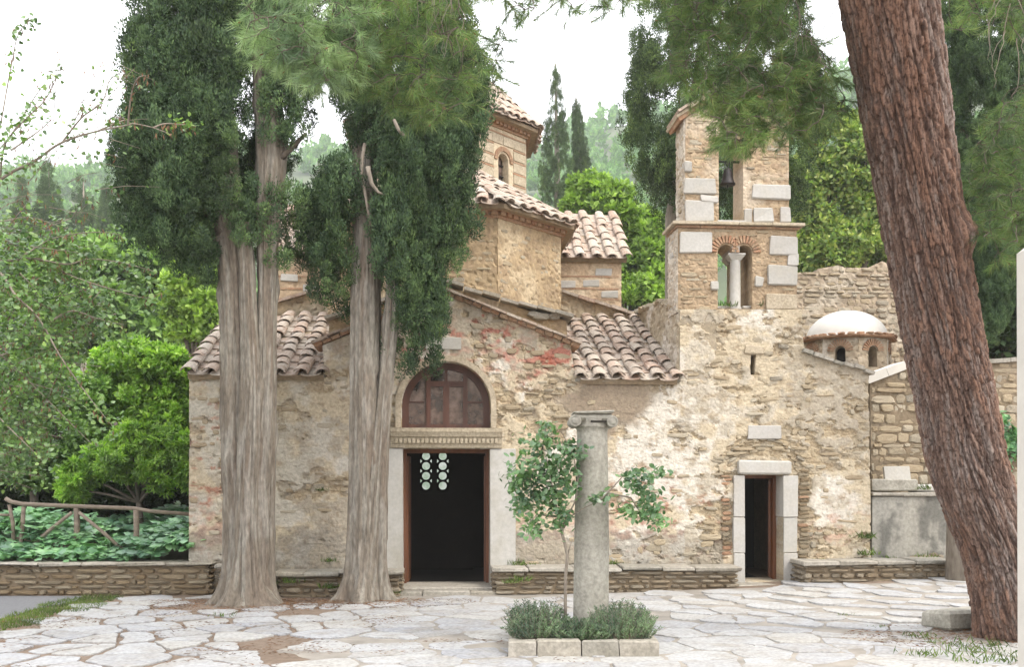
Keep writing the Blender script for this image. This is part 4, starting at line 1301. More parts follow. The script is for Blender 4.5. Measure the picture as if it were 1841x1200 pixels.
bellop = [(ob0, zb0), (ob1, zb0), (ob1, zb1)] + arch((ob0 + ob1) / 2, zb1, rb_ - .001, .05, math.pi - .05, 10) + [(ob0, zb1)]
d2, c2 = wall_style((.48, .36, .22), (.40, .29, .18), (.58, .48, .35), seed=160, relief=.018, f=1.6)
frU = CH @ Matrix.Translation((0, vT + .03, 0))
uw = wall_panel('upper_stage', [(u0_, zu0), (u1_, zu0), (u1_, zu1), (um, zap), (u0_, zu1)], [bellop], M['wallcol'], tower, frU, .025, d2, c2, TD - .06)
# side faces (short returns)
for nm, uu, za, zb, v0, dep in (('lower_side', t0, zc0, zcor, vT, TD), ('upper_side', u0_, zu0, zu1, vT + .03, TD - .06)):
    fr = CH @ Matrix.Translation((uu - .004, v0 + dep, 0)) @ Matrix.Rotation(rad(-90), 4, 'Z')
    d, c = wall_style((.55, .48, .38), (.46, .38, .28), (.62, .57, .48), seed=170 + int(za * 3), relief=.03, f=1.5)
    sd = wall_panel(nm, [(0, za), (dep, za), (dep, zb), (0, zb)], [], M['wallcol'], tower, fr, .03, d, c, .02)
    sp = course_stones(.02, dep - .02, za, zb - .02, (.05, .14), (.1, .3), lambda u, z, w, h: True, (.045, .07), .01, .04, skip=.3, jit=.2)
    put_stones(sp, M['marble'] if nm == 'lower_side' else M['rubble'], sd, fr, 60)
# cornice slabs, roof of the belfry
def ledge(name, a, b, z, th, ov, mat, n, v0=vT, dep=TD):
    for k in range(n):
        m = MB(); x0 = a - ov + (b - a + 2 * ov) * k / n; x1 = a - ov + (b - a + 2 * ov) * (k + 1) / n
        m.bbox(x0 + .003, x1 - .003, v0 - ov, v0 + dep + ov * .6, z, z + th * R.uniform(.9, 1.05), .006, .003); m.build(name, mat, tower, CH)
ledge('cornice_slab', t0, t1, zcor + .001, .035, .045, M['brick'], 5)
ledge('cornice_slab', t0, t1, zcor + .040, .045, .10, M['carved'], 4)
m = MB(); m.bbox(ob0 - .03, ob1 + .03, vT - .04, vT + .3, zb0 - .035, zb0 + .006, .006); m.build('sill', M['marble'], tower, CH)
for s in (-1, 1):
    e = (um + s * ((u1_ - u0_) / 2 + .10), zu1 - .06)
    rake('brick', (um, zap + .002), e, 0, 0, .05, M['brick'], vT - .03, vT + TD + .02, tower, n=7)
    rake('cornice_slab', (um, zap + .058), (e[0] + s * .04, e[1] + .045), 0, 0, .04, M['carved'], vT - .08, vT + TD + .06, tower, n=5)
    rake('roof_slab', (um, zap + .104), (e[0] + s * .03, e[1] + .10), 0, 0, .035, M['tile'], vT - .10, vT + TD + .08, tower, n=5, jit=.01)
# big marble blocks and courses of small stone
def block(pxa, pya, pxb, pyb, v, par, mat='marble', nm='marble_block'):
    a = TP(pxa, pyb); b = TP(pxb, pya)
    m = MB(); m.bbox(a[0], b[0], v - .052, v + .2, a[1], b[1], .015, .014); o = m.build(nm, M[mat], par, CH); return (a[0], b[0], a[1], b[1])
occ = []
for q in ((1222, 420, 1279, 455), (1383, 427, 1432, 458), (1379, 479, 1433, 514), (1277, 505, 1291, 524), (1357, 499, 1371, 517), (1415, 458, 1433, 478)): occ.append(block(*q, vT, lw))
for q in ((1230, 322, 1286, 348), (1232, 363, 1284, 398), (1260, 352, 1292, 364), (1352, 332, 1419, 358), (1356, 374, 1390, 401), (1403, 373, 1420, 402), (1337, 376, 1352, 402), (1231, 291, 1243, 310)): occ.append(block(*q, vT + .03, uw))
occ.append(block(1375, 530, 1432, 556, vT, lw, 'carved', 'long_stone'))
def free(u, z, w, h):
    for a, b, c, d in occ + [(oa0 - .03, oa1 + .03, z_sill - .2, zsp + rT + .05), (ob0 - .03, ob1 + .03, zb0, zb1 + rb_ + .03)]:
        if a < u + w / 2 and u - w / 2 < b and c < z + h / 2 and z - h / 2 < d: return False
    return True
for par, a, b, c, d, v in ((lw, t0 + .02, t1 - .02, zc0 + .04, zcor - .02, vT), (uw, u0_ + .02, u1_ - .02, zu0 + .01, zu1 - .02, vT + .03)):
    sp = course_stones(a, b, c, d, (.035, .09), (.10, .32), free, (.036, .054), .008, .025, skip=.5, jit=.3)
    sp = [(s[0], s[1] + v, *s[2:]) for s in sp]
    put_stones(sp, M['rubble'], par, CH, 160)
for cx_ in (oa0 + rT - .01, oa1 - rT + .01):          # brick voussoirs
    for k in range(13):
        q = math.pi * (k + .5) / 13; c0, s0 = math.cos(q), math.sin(q); t = .012; b = MB(); r0, r1 = rT + .005, rT + .115
        if (cx_ < mid and c0 > .75) or (cx_ > mid and c0 < -.75): r1 = rT + .05
        b.prism([(cx_ + r0 * c0 + t * s0, zsp + r0 * s0 - t * c0), (cx_ + r1 * c0 + t * s0 * 1.5, zsp + r1 * s0 - t * c0 * 1.5), (cx_ + r1 * c0 - t * s0 * 1.5, zsp + r1 * s0 + t * c0 * 1.5), (cx_ + r0 * c0 - t * s0, zsp + r0 * s0 + t * c0)], vT - .04, vT + .1)
        b.build('brick', M['brick'], lw, CH)
# columns front and back carrying the arches
for v, px, mat in ((vT + .10, 1325, 'marble'), (vT + .40, 1311, 'carved')):
    u = U(px, vT) if mat == 'marble' else U(1316, v)
    m = MB(); r = .082
    m.lathe([(r + .012, z_sill - .02), (r + .012, z_sill + .03), (r, z_sill + .05), (r * .92, zsp - .11), (r * .98, zsp - .10)], 16, (u, v, 0))
    o = m.build('column', M[mat], tower, CH, True)
    m = MB(); zc_ = zsp - .10
    m.hexa([(u - .07, v - .07, zc_), (u + .07, v - .07, zc_), (u + .07, v + .07, zc_), (u - .07, v + .07, zc_), (u - .125, v - .10, zc_ + .07), (u + .125, v - .10, zc_ + .07), (u + .125, v + .10, zc_ + .07), (u - .125, v + .10, zc_ + .07)])
    m.build('capital', M['marble'], o, CH)
    m = MB(); m.bbox(u - .13, u + .13, v - .105, v + .105, zc_ + .071, zc_ + .10, .006); m.build('abacus', M['marble'], o, CH)
m = MB(); m.bbox(mid - .055, mid + .055, vT - .02, vT + .5, zsp - .002, zsp + .10, .01); m.build('spandrel_stone', M['marble'], tower, CH)
sp = [(oa0 + .05 + .5 * k / 5, vT + .3, z_sill + .03, .14, .07 + .05 * R.random(), .25, R.uniform(-.2, .2), 0) for k in range(6) if abs(oa0 + .05 + .1 * k - mid) > .1]
put_stones(sp, M['marble'], tower, CH, 20, 'loose_stone')

bc = TP(1316, 0)[0]; vB = vT + .22
zb_t, zb_b = Z(302, 1316, vB), Z(333, 1316, vB)
hB = zb_t - zb_b; rB = 13.5 * 14.9 / FPX
bell = thing('bell', 'dark bronze bell hanging in the upper opening of the belfry', 'bell', CH @ Matrix.Translation((bc, vB, zb_b)))
m = MB(); m.lathe([(rB, 0), (rB * 1.03, hB * .06), (rB * .82, hB * .2), (rB * .68, hB * .45), (rB * .62, hB * .72), (rB * .5, hB * .9), (rB * .2, hB * .99), (.002, hB)], 20); o = m.build('bell_body', M['bronze'], bell, CH @ Matrix.Translation((bc, vB, zb_b)), True)
m = MB(); m.tube([(0, 0, hB * .95), (0, 0, hB * 1.35)], .012, .012, 6); m.box(-.05, .05, -.015, .015, hB * 1.2, hB * 1.3); m.build('crown_loop', M['iron'], bell, CH @ Matrix.Translation((bc, vB, zb_b)), kind='stuff')
m = MB(); m.tube([(0, 0, hB * .5), (0, 0, -.05)], .008, .008, 6); m.build('clapper', M['iron'], bell, CH @ Matrix.Translation((bc, vB, zb_b)))
m = MB(); m.tube([(-rb_ - .08, 0, hB * 1.35), (rb_ + .08, 0, hB * 1.35)], .02, .02, 8); m.build('hanging_bar', M['iron'], bell, CH @ Matrix.Translation((bc, vB, zb_b)))

# ------------------------------------------------------------------ benches and low walls of dry stone
def bench(name, label, cat, ua, ub, v0, v1, ztop, slab_n, group=None, ends='', zbase=-.05, fr=CH, mat='drystone', thick=.06, zslope=0.0, rh=(.045, .09), slab_j=.012):
    base = fr @ Matrix.Translation(((ua + ub) / 2, (v0 + v1) / 2, 0))
    t = thing(name, label, cat, base, group)
    m = MB(); m.box(ua + .04, ub - .04, v0 + .05, v1, zbase, ztop - thick); core = m.build('core', M['mortar'], t, fr)
    sp = course_stones(ua, ub, zbase, ztop - thick, rh, (.12, .40), lambda u, z, w, h: True, (.07, .10), .012, v0 + .08, jit=.05)
    for e, x, tr in (('l', ua + .06, rad(-90)), ('r', ub - .06, rad(90))):
        if e in ends:
            sp += [(x, s[0] * (1 if 1 else 1), *s[2:7], tr) for s in course_stones(v0 + .04, v1, zbase, ztop - thick, rh, (.12, .3), lambda u, z, w, h: True, (.07, .09), .012, 0, jit=.05)]
    put_stones(sp, M[mat], t, fr, 300)
    xs = np.linspace(ua, ub, slab_n + 1)
    xs[1:-1] += NR.uniform(-.12, .12, slab_n - 1)
    for k in range(slab_n):
        m = MB(); zj = R.uniform(-slab_j, slab_j)
        m.bbox(xs[k] - (.03 if k == 0 else -.006), xs[k + 1] + (.03 if k == slab_n - 1 else -.006), v0 - .05 + R.uniform(-.02, .02), v1, ztop - thick + zj, ztop + zj * .6, .012, .010)
        o = m.build('coping_slab', M['slab'], t, fr); wobble(o, .004, 5, k)
    return t
vb0, vb1 = -.55, -.045
bench('stone_bench', 'long dry stone bench under a slab top between the two church doorways', 'bench', U(888, vb0), U(1322, -.4), vb0, vb1, .39, 6, 'stone benches along the church front', 'lr')
bench('stone_bench', 'short stone bench between the cypress trunks left of the main doorway', 'bench', U(498, vb0), U(722, vb0), vb0, vb1, .36, 4, 'stone benches along the church front', 'r', zbase=-.06, slab_j=.03)
bench('stone_bench', 'stone bench right of the side door running towards the thin grey trunk', 'bench', U(1446, vb0), U(1712, vb0), vb0, vb1, .46, 4, 'stone benches along the church front', 'l', zbase=.0)
LWF = Matrix.Translation((-4.2, 13.95, 0)) @ Matrix.Rotation(rad(1.0), 4, 'Z')
bench('retaining_wall', 'low brown dry stone wall edging the leafy bed left of the church', 'wall', -3.6, -.03, 0, .5, .47, 6, None, 'r', -.05, LWF, 'brownstone', .045)
LWB = Matrix.Translation((-4.2, 13.55, 0))
bench('retaining_wall', 'short stone wall stub with pale slab joining cypress trunk to the leafy bed wall', 'wall', .10, .80, .32, .8, .44, 2, None, '', -.05, LWB, 'drystone', .05, slab_j=.04)

# cement faced wall right of the church with stones lying on top
cwB = CH @ Matrix.Translation((U(1635, .05), .2, 0))
cwl = thing('cement_wall', 'grey stained cement wall between the church corner and the pine', 'wall', cwB)
a0_, a1_ = U(1568, 0), U(1790, 0)
def dC(u, z): return .03 * (fbm(u * 2, z * 2, 4, 201) - .5) + .008 * fbm(u * 14, z * 14, 3, 202)
def cC(u, z):
    n = fbm(u * 3.2, z * 1.2, 5, 203); n2 = fbm(u * 9, z * 5, 4, 204)
    c = np.tile(np.array([.32, .305, .265]), (len(u), 1)); c = mixc(c, (.17, .165, .145), sst(.5, .62, n + (n2 - .5) * .5)); c = mixc(c, (.41, .39, .335), sst(.55, .7, 1 - n) * .5)
    return c
zl = Z(893, 1640)
wall_panel('cement_face', [(a0_, -.05), (a1_, -.05), (a1_, zl), (a0_, zl - .01)], [], M['wallcol'], cwl, CH, .05, dC, cC, .7)
xs = np.linspace(a0_ - .01, a1_, 5)
for k in range(4):
    m = MB(); m.bbox(xs[k] + .004, xs[k + 1] - .004, -.05 + R.uniform(-.02, .02), .65, zl + .002, zl + .055, .012, .01); o = m.build('coping_slab', M['slab'], cwl, CH); wobble(o, .005, 5, k)
sp = [(U(1640 + 12 * k), .05, Z(1003, 1640) + R.uniform(-.03, .03), .13, .09, .12, R.uniform(-.2, .2), 0) for k in range(5)]
put_stones(sp, M['drystone'], cwl, CH, 20)
def stone_block(name, label, cat, pa_, pb_, v0, v1, mat, ch=.02, j=.015, fr=CH, tilt=0.0):
    a = L(pa_[0], pb_[1], v0); b = L(pb_[0], pa_[1], v0)
    w, h = b[0] - a[0], b[1] - a[1]
    W = fr @ Matrix.Translation(((a[0] + b[0]) / 2, (v0 + v1) / 2, a[1])) @ Matrix.Rotation(tilt, 4, 'X')
    m = MB(); m.bbox(-w / 2, w / 2, -(v1 - v0) / 2, (v1 - v0) / 2, 0, h, ch, j)
    o = m.build(name, M[mat], None, W, base=W); wobble(o, j * .5, 6, len(label)); return tag(o, label, cat)
v_ = .12
stone_block('carved_stone', 'weathered grey stone block with pale slab leaning on it, lying on the cement wall', 'stone block', (1569, 863), (1651, 884), v_, .55, 'oldmarble')
stone_block('marble_block', 'small white marble block between the carved stone and the pine trunk', 'stone block', (1647, 872), (1692, 885), v_, .45, 'marble')
stone_block('marble_tablet', 'pale blue grey inscribed marble slab leaning against the stone wall', 'tablet', (1592, 839), (1638, 864), .34, .39, 'marble', .006, .004, tilt=rad(-14))

# stone house gable on the right, domed chapel and ruined wall behind
vH = 1.2
hB_ = CH @ Matrix.Translation((U(1600, vH), vH, 0))
house = thing('stone_house', 'square cut stone gable wall with white sloping coping behind the pine', 'house', hB_)
hp = [(U(1566, vH), .5), (U(1990, vH), .5), (U(1990, vH), Z(640, 1900, vH)), (U(1626, vH), Z(662, 1626, vH)), (U(1564, vH), Z(690, 1566, vH))]
d_, c_ = wall_style((.27, .21, .135), (.22, .17, .105), (.32, .26, .175), seed=210, relief=.02)
hw_ = wall_panel('gable_wall', hp, [], M['wallcol'], house, CH @ Matrix.Translation((0, vH, 0)), .06, d_, c_, 1.9)
sp = course_stones(hp[0][0], hp[1][0], .9, hp[3][1] + .1, (.07, .19), (.12, .42), lambda u, z, w, h: in_poly(hp, np.array([u - w / 2, u + w / 2]), np.array([z + h / 2] * 2)).all(), (.05, .085), .007, .04, jit=.12)
sp = [(s[0], s[1] + vH, s[2], s[3] * 1.10, s[4] * 1.10, *s[5:]) for s in sp]
put_stones(sp, M['rubble'], hw_, CH, 300)
rake('coping_slab', (hp[4][0] - .04, hp[4][1] - .01), (U(1632, vH), hp[3][1] - .01), 0, 0, .13, M['limewash'], vH - .06, vH + .5, house, n=2, jit=.004)
rake('coping_slab', (U(1632, vH) + .01, hp[3][1]), (hp[2][0], hp[2][1]), 0, 0, .07, M['slab'], vH - .06, vH + .5, house, n=6, jit=.01)

vD = 4.2
cu_, cz_ = U(1552, vD), 0
chap = thing('domed_chapel', 'small eight sided chapel with whitewashed dome behind the church', 'chapel', CH @ Matrix.Translation((cu_, vD + 1.0, 0)))
apD = (U(1632, vD) - U(1474, vD)) / 2 * .91
zD1 = Z(607, 1552, vD); hD = apD * math.tan(math.pi / 8)
zo0, zo1 = Z(660, 1552, vD), Z(622, 1552, vD)
wop = [(-.10, zo0), (.10, zo0), (.10, zo1 - .1)] + arch(0, zo1 - .1, .099, .1, math.pi - .1, 8) + [(-.10, zo1 - .1)]
for k in (-2, -1, 0, 1, 2):
    fr = CH @ Matrix.Translation((cu_, vD + apD, 0)) @ Matrix.Rotation(rad(45) * k + rad(14), 4, 'Z') @ Matrix.Translation((0, -apD, 0))
    d, c = wall_style((.47, .38, .26), (.38, .30, .2), (.58, .52, .42), seed=220 + k, relief=.03, f=1.3)
    w = wall_panel('drum_wall', [(-hD, 2.2), (hD, 2.2), (hD, zD1), (-hD, zD1)], [wop], M['wallcol'], chap, fr, .05, d, c, .3)
    m = MB(); m.box(-.14, .14, .25, .28, zo0 - .02, zo1 + .03); m.build('window_backing', M['inner'], chap, fr)
    for j in range(13):
        q = math.pi * (j + .5) / 13; c0, s0 = math.cos(q), math.sin(q); b = MB(); z_ = zo1 - .1
        b.prism([(.11 * c0 + .010 * s0, z_ + .11 * s0 - .010 * c0), (.24 * c0 + .015 * s0, z_ + .24 * s0 - .015 * c0), (.24 * c0 - .015 * s0, z_ + .24 * s0 + .015 * c0), (.11 * c0 - .010 * s0, z_ + .11 * s0 + .010 * c0)], -.04, .04)
        b.build('brick', M['brick'], w, fr)
    sp = [s for s in course_stones(-hD + .02, hD - .02, 2.6, zD1 - .08, (.08, .15), (.16, .34), lambda u, z, w_, h: abs(u) - w_ / 2 > .26 or z + h / 2 < zo0 or z > zo1 + .2, (.045, .06), .012, .035, skip=.15)]
    put_stones(sp, M['rubble'], w, fr, 60)
m = MB(); fD = CH @ Matrix.Translation((cu_, vD + apD, 0))
m.lathe([((apD + .10) / math.cos(math.pi / 8), zD1), ((apD + .13) / math.cos(math.pi / 8), zD1 + .03), ((apD + .13) / math.cos(math.pi / 8), zD1 + .05)], 8, (0, 0, 0), math.pi / 8 + rad(14)); m.build('cornice', M['brick'], chap, fD)
m = MB(); hh = Z(561, 1552, vD + apD) - zD1 - .05
m.lathe([(apD * 1.0, zD1 + .052)] + [(apD * .99 * math.cos(q), zD1 + .06 + hh * math.sin(q)) for q in np.linspace(0, math.pi / 2 - .02, 12)], 36); o = m.build('dome', M['limewash'], chap, fD, True)
sp = [(apD * 1.08 * math.cos(q), apD * 1.08 * math.sin(q), zD1 + .075, .15, .05, .1, 0, q + math.pi / 2) for q in np.linspace(math.pi * 1.02, math.pi * 1.98, 16)]
put_stones(sp, M['brick'], chap, fD, 40, 'brick')

vR = 8.5
rw_ = thing('ruined_wall', 'tall roofless rubble wall with jagged top behind the belfry', 'wall', CH @ Matrix.Translation((U(1520, vR), vR, 0)))
tp_ = [(1820, 470), (1700, 474), (1610, 482), (1585, 470), (1560, 482), (1520, 482), (1505, 478), (1470, 484), (1466, 496), (1438, 490), (1400, 500)]
rp = [(U(1400, vR), 0), (U(1820, vR), 0)] + [L(a, b, vR) for a, b in tp_]
d_, c_ = wall_style((.45, .36, .25), (.38, .30, .21), (.52, .45, .34), seed=240, relief=.05)
rwp = wall_panel('wall_face', rp, [], M['wallcol'], rw_, CH @ Matrix.Translation((0, vR, 0)), .07, d_, c_, .7)
sp = course_stones(rp[0][0], rp[1][0], Z(700, 1520, vR), Z(474, 1520, vR), (.08, .18), (.14, .42), lambda u, z, w, h: in_poly(rp, np.array([u - w / 2, u + w / 2]), np.array([z + h * .2] * 2)).all(), (.07, .12), .016, vR + .04, skip=.14, jit=.2)
put_stones(sp, M['rubble'], rwp, CH, 300)

# ------------------------------------------------------------------ old column, planter and what grows in it
colx, coly = (1062 - CPX) * 9.95 / FPX, 9.95
colB = Matrix.Translation((colx, coly, .05))
colo = thing('stone_column', 'freestanding grey marble column with worn scrolled capital', 'column', colB)
ztop = P(0, 741, coly).z - .05; zsh = P(0, 770, coly).z - .05
# the photograph shows the shaft leaning a hair to the right
shear = Matrix.Rotation(rad(.45), 4, 'Y')
V, Q, TH, S = trunk_grid([(0, 0, 0), (0, 0, zsh * .5), (0, 0, zsh)], [.178, .172, .150], 48, 60, lambda th, s, r: .006 * (fbm(np.cos(th) * 2 + 5, s * 2.2 + np.sin(th) * 2, 4, 301) - .5) + .05 * np.clip((s - zsh + .05) / .05, 0, 1) ** 2 * .4)
add('shaft', V, Q, M['oldmarble'], colo, colB @ shear, True)
hc = ztop - zsh; sc = MB(); fC = colB @ shear
m = MB(); m.lathe([(.17, zsh - .005), (.178, zsh + hc * .12), (.16, zsh + hc * .35), (.19, zsh + hc * .55)], 32); m.build('echinus', M['oldmarble'], colo, fC, True)
m = MB(); m.bbox(-.205, .205, -.17, .17, zsh + hc * .42, zsh + hc * .80, .025, .012); o = m.build('capital', M['oldmarble'], colo, fC); wobble(o, .008, 12, 5)
m = MB(); m.bbox(-.195, .195, -.185, .185, zsh + hc * .80, ztop, .012, .012); o = m.build('abacus', M['oldmarble'], colo, fC); wobble(o, .005, 12, 6)
for s in (-1, 1):                              # scroll ends
    m = MB(); x = s * .183; z = zsh + hc * .36; rr = hc * .37
    prf_ = [(rr * .2, -.19), (rr * .55, -.187), (rr * .62, -.178), (rr * .8, -.187), (rr, -.18), (rr * .92, 0), (rr, .18), (rr * .3, .187)]
    nn = 18
    for r_, y in prf_:
        for k in range(nn):
            q = 2 * math.pi * k / nn; m.v.append((x + r_ * math.cos(q), y, z + r_ * math.sin(q)))
    for i in range(len(prf_) - 1):
        for k in range(nn): m.f.append((i * nn + k, (i + 1) * nn + k, (i + 1) * nn + (k + 1) % nn, i * nn + (k + 1) % nn))
    m.f.append(tuple(range(nn)))
    o = m.build('volute', M['oldmarble'], colo, fC, True); wobble(o, .008, 14, 7 + s)
m = MB(); m.box(-.03, .13, -.176, -.168, zsh + hc * .30, zsh + hc * .40); m.build('slot_shade', M['inner'], colo, fC)  # dark plate stands in for the shade inside a slot; nothing is cut

plx0, plx1 = (914 - CPX) * 9.12 / FPX, (1186 - CPX) * 9.12 / FPX
ply0, ply1 = 9.12, 10.55
plant = thing('planter', 'low rectangular stone kerbed planter around the column foot', 'planter', ((plx0 + plx1) / 2, (ply0 + ply1) / 2, 0))
def slabrow(xs, y0, y1, h):
    for a, b in zip(xs[:-1], xs[1:]):
        m = MB(); m.bbox(a + .004, b - .004, y0, y1, -.04, h + R.uniform(-.008, .008), .014, .008); o = m.build('kerb_stone', M['slab'], plant); wobble(o, .006, 7, int(a * 50))
kx = lambda *p: [(q - CPX) * 9.12 / FPX for q in p]
slabrow(kx(913, 965, 1046, 1114, 1186), ply0, ply0 + .13, .155)
slabrow(kx(913, 1000, 1100, 1186), ply1 - .12, ply1, .15)
for x0, x1 in ((plx0, plx0 + .12), (plx1 - .12, plx1)):
    for y0, y1 in ((ply0 + .135, 9.7), (9.705, ply1 - .125)):
        m = MB(); m.bbox(x0, x1, y0, y1, -.04, .15 + R.uniform(-.008, .008), .014, .008); o = m.build('kerb_stone', M['slab'], plant); wobble(o, .006, 7, int(y0 * 9))
m = MB(); m.box(plx0 + .1, plx1 - .1, ply0 + .12, ply1 - .1, -.02, .11); m.build('soil', M['earth'], plant)
def rosemary(label, x0, x1, y0, y1, h):
    t = thing('rosemary_bush', label, 'bush', ((x0 + x1) / 2, (y0 + y1) / 2, .11), 'rosemary bushes round the column')
    P_, D_ = [], []; st = MB()
    for k in range(330):
        x = R.uniform(x0, x1); y = R.uniform(y0, y1)
        ex = 2 * (x - (x0 + x1) / 2) / (x1 - x0); ey = 2 * (y - (y0 + y1) / 2) / (y1 - y0)
        hh = h * R.uniform(.62, 1.08) * (1 - .45 * max(ex * ex, ey * ey) ** 2)
        lean = Vector((ex * .10 + R.uniform(-.05, .05), ey * .10 + R.uniform(-.05, .05), hh))
        b = Vector((x - ex * .05, y - ey * .05, .11))
        st.tube([b, b + lean * .5 + Vector((0, 0, .01)), b + lean], .004, .0015, 3)
        n = 40
        t_ = NR.uniform(.12, 1, n)[:, None]
        P_.append(np.array(b) + np.array(lean) * t_); a = NR.uniform(0, 6.28, n)
        D_.append(np.stack([np.cos(a) * .8, np.sin(a) * .8, NR.uniform(.3, 1.1, n)], 1))
    st.build('stem', M['bark_thin'], t, kind='stuff')
    P_ = np.concatenate(P_); leaves('foliage', P_, np.concatenate(D_), NR.uniform(.022, .040, len(P_)), .0065, M['leaf_rose'], t, 'rhomb', 'stuff')
rosemary('grey green rosemary bush left of the column with the sapling stem in it', plx0 + .02, .50, ply0 + .12, 10.3, .30)
rosemary('grey green rosemary bush right of the column in the planter', .72, plx1 - .02, ply0 + .12, 10.3, .31)
rosemary('low rosemary tuft in front of the column foot', .40, .90, ply0 + .12, 9.6, .20)

# sapling beside the column
sy = 9.78
sx = lambda px: (px - CPX) * sy / FPX
sz = lambda py: EYE - (py - HPX) * sy / FPX
sap = thing('sapling', 'slender leafy sapling leaning round the old column', 'tree', (sx(1017), sy, .1))
def pth(*pp, dy=0.0, y1=0.0):
    n = len(pp); return [Vector((sx(a), sy - .02 + dy + y1 * i / (n - 1), sz(b))) for i, (a, b) in enumerate(pp)]
tk = MB(); tk.tube([(sx(1017), sy, .1)] + pth((1016, 1080), (1017, 1030), (1020, 1000), (1015, 975), (1010, 960), (1013, 945)), .017, .013, 8); tk.build('trunk', M['bark_thin'], sap, smooth=True)
brs = [pth((1013, 950), (1030, 925), (1050, 912), (1075, 900), dy=-.0, y1=-.22), pth((1010, 960), (1004, 930), (995, 890), (985, 840), (975, 800), y1=-.15), pth((1012, 945), (1035, 900), (1038, 860), (1030, 820), (1010, 780), (985, 762), y1=-.1), pth((1020, 1000), (1024, 985), (1030, 970)),
       pth((995, 900), (960, 870), (935, 850), y1=.15), pth((990, 870), (1005, 830), (1020, 800), y1=.2), pth((1075, 900), (1095, 880), (1115, 858), (1140, 850), (1160, 845), dy=-.22, y1=.1), pth((1090, 886), (1130, 895), (1150, 925), (1185, 940), dy=-.22, y1=.15), pth((975, 810), (980, 775), (985, 760), y1=-.05), pth((1000, 930), (965, 925), (950, 940), y1=-.2)]
bt = MB()
for b in brs: bt.tube(b, .009, .003, 5)
bt.build('branch', M['bark_thin'], sap, smooth=True, kind='stuff')
cl = [(975, 800, 40, 26), (950, 850, 42, 34), (1000, 840, 38, 30), (1030, 815, 20, 26), (940, 905, 26, 22), (975, 890, 38, 30), (1005, 925, 24, 30), (960, 945, 22, 24), (985, 765, 16, 12), (1065, 895, 20, 8), (1090, 890, 10, 8),
      (1020, 870, 22, 22), (1150, 852, 32, 14), (1140, 872, 18, 14), (1160, 890, 24, 18), (1145, 920, 28, 16), (1175, 935, 22, 14), (1170, 912, 20, 14), (1120, 912, 14, 12), (1125, 862, 12, 10), (1180, 845, 16, 8), (930, 870, 20, 20)]
P_, D_ = [], []
for (a, b, c, d) in cl:
    n = int(c * d * .20) + 6
    p = np.stack([sx(a + NR.normal(size=n) * c * .5), sy - .05 - (.15 if a > 1060 else 0) + NR.normal(size=n) * .13, sz(b + NR.normal(size=n) * d * .5)], 1)
    P_.append(p); D_.append(np.stack([NR.normal(size=n) * .8, NR.normal(size=n) * .8, NR.normal(size=n) * .5 - .45], 1))
P_ = np.concatenate(P_); leaves('foliage', P_, np.concatenate(D_), NR.uniform(.045, .08, len(P_)), NR.uniform(.032, .048, len(P_)), M['leaf_sap'], sap, 'oval', 'stuff', up=np.tile([0, -.3, 1.0], (len(P_), 1)), jit=.5, bend=.25)

# ------------------------------------------------------------------ small things on the ground at the right
fb = Matrix.Translation((P(1722, 1118, 10.9).x, 10.75, float(gz(4.8, 10.8)))) @ Matrix.Rotation(rad(22), 4, 'Z')
m = MB(); m.bbox(-.40, .45, -.19, .19, 0, .20, .03, .02); o = m.build('fallen_block', M['oldmarble'], None, fb, base=fb); wobble(o, .012, 6, 9)
tag(o, 'grey marble architrave block lying on paving beside the pine', 'stone block')
px_ = (1838 - CPX) * 6.0 / FPX
pw = 1.9
wp = Matrix.Translation((px_ + .118, 6.0, 0))
m = MB(); m.bbox(-.10, .10, -.10, .10, 0, P(0, 440, 6).z, .03, .006)
o = m.build('white_post', M['limewash'], None, wp, base=wp); wobble(o, .006, 3, 2); tag(o, 'tall whitewashed post close by at the right edge', 'post')

# rustic fence
fy = 14.55
fx = lambda px, y=fy: (px - CPX) * y / FPX
fz = lambda py, y=fy: EYE - (py - HPX) * y / FPX
fence = thing('rustic_fence', 'rough pole fence with crossed braces above the leafy bed', 'fence', (fx(170), fy, .45))
m = MB(); m.tube([(fx(10), fy, fz(897)), (fx(20), fy, fz(903)), (fx(40), fy, fz(907)), (fx(130), fy, fz(911)), (fx(240), fy + .02, fz(915)), (fx(270), fy, fz(920)), (fx(342), fy + .05, fz(926))], .033, .028, 8); m.build('top_rail', M['rail'], fence, smooth=True)
for a, b, c, d, r in ((16, 908, 26, 975, .028), (42, 912, 34, 990, .032), (137, 914, 136, 985, .045), (244, 918, 243, 985, .042)):
    m = MB(); m.tube([(fx(a), fy + .01, fz(b)), (fx((a + c) / 2 + 1), fy + .02, fz((b + d) / 2)), (fx(c), fy, min(.3, fz(d)))], r, r * 1.05, 8); m.build('post', M['rail'], fence, smooth=True)
for a, b, c, d in ((132, 922, 60, 984), (145, 922, 235, 1000)):
    m = MB(); m.tube([(fx(a), fy - .05, fz(b)), (fx((a + c) / 2), fy - .06, fz((b + d) / 2 - 2)), (fx(c), fy - .06, fz(d))], .026, .028, 8); m.build('brace', M['rail'], fence, smooth=True)
m = MB(); m.tube([(fx(-60), fy, fz(922)), (fx(-10), fy, fz(926)), (fx(16), fy, fz(927))], .02, .02, 6); m.build('cross_pole', M['rail'], fence, smooth=True)
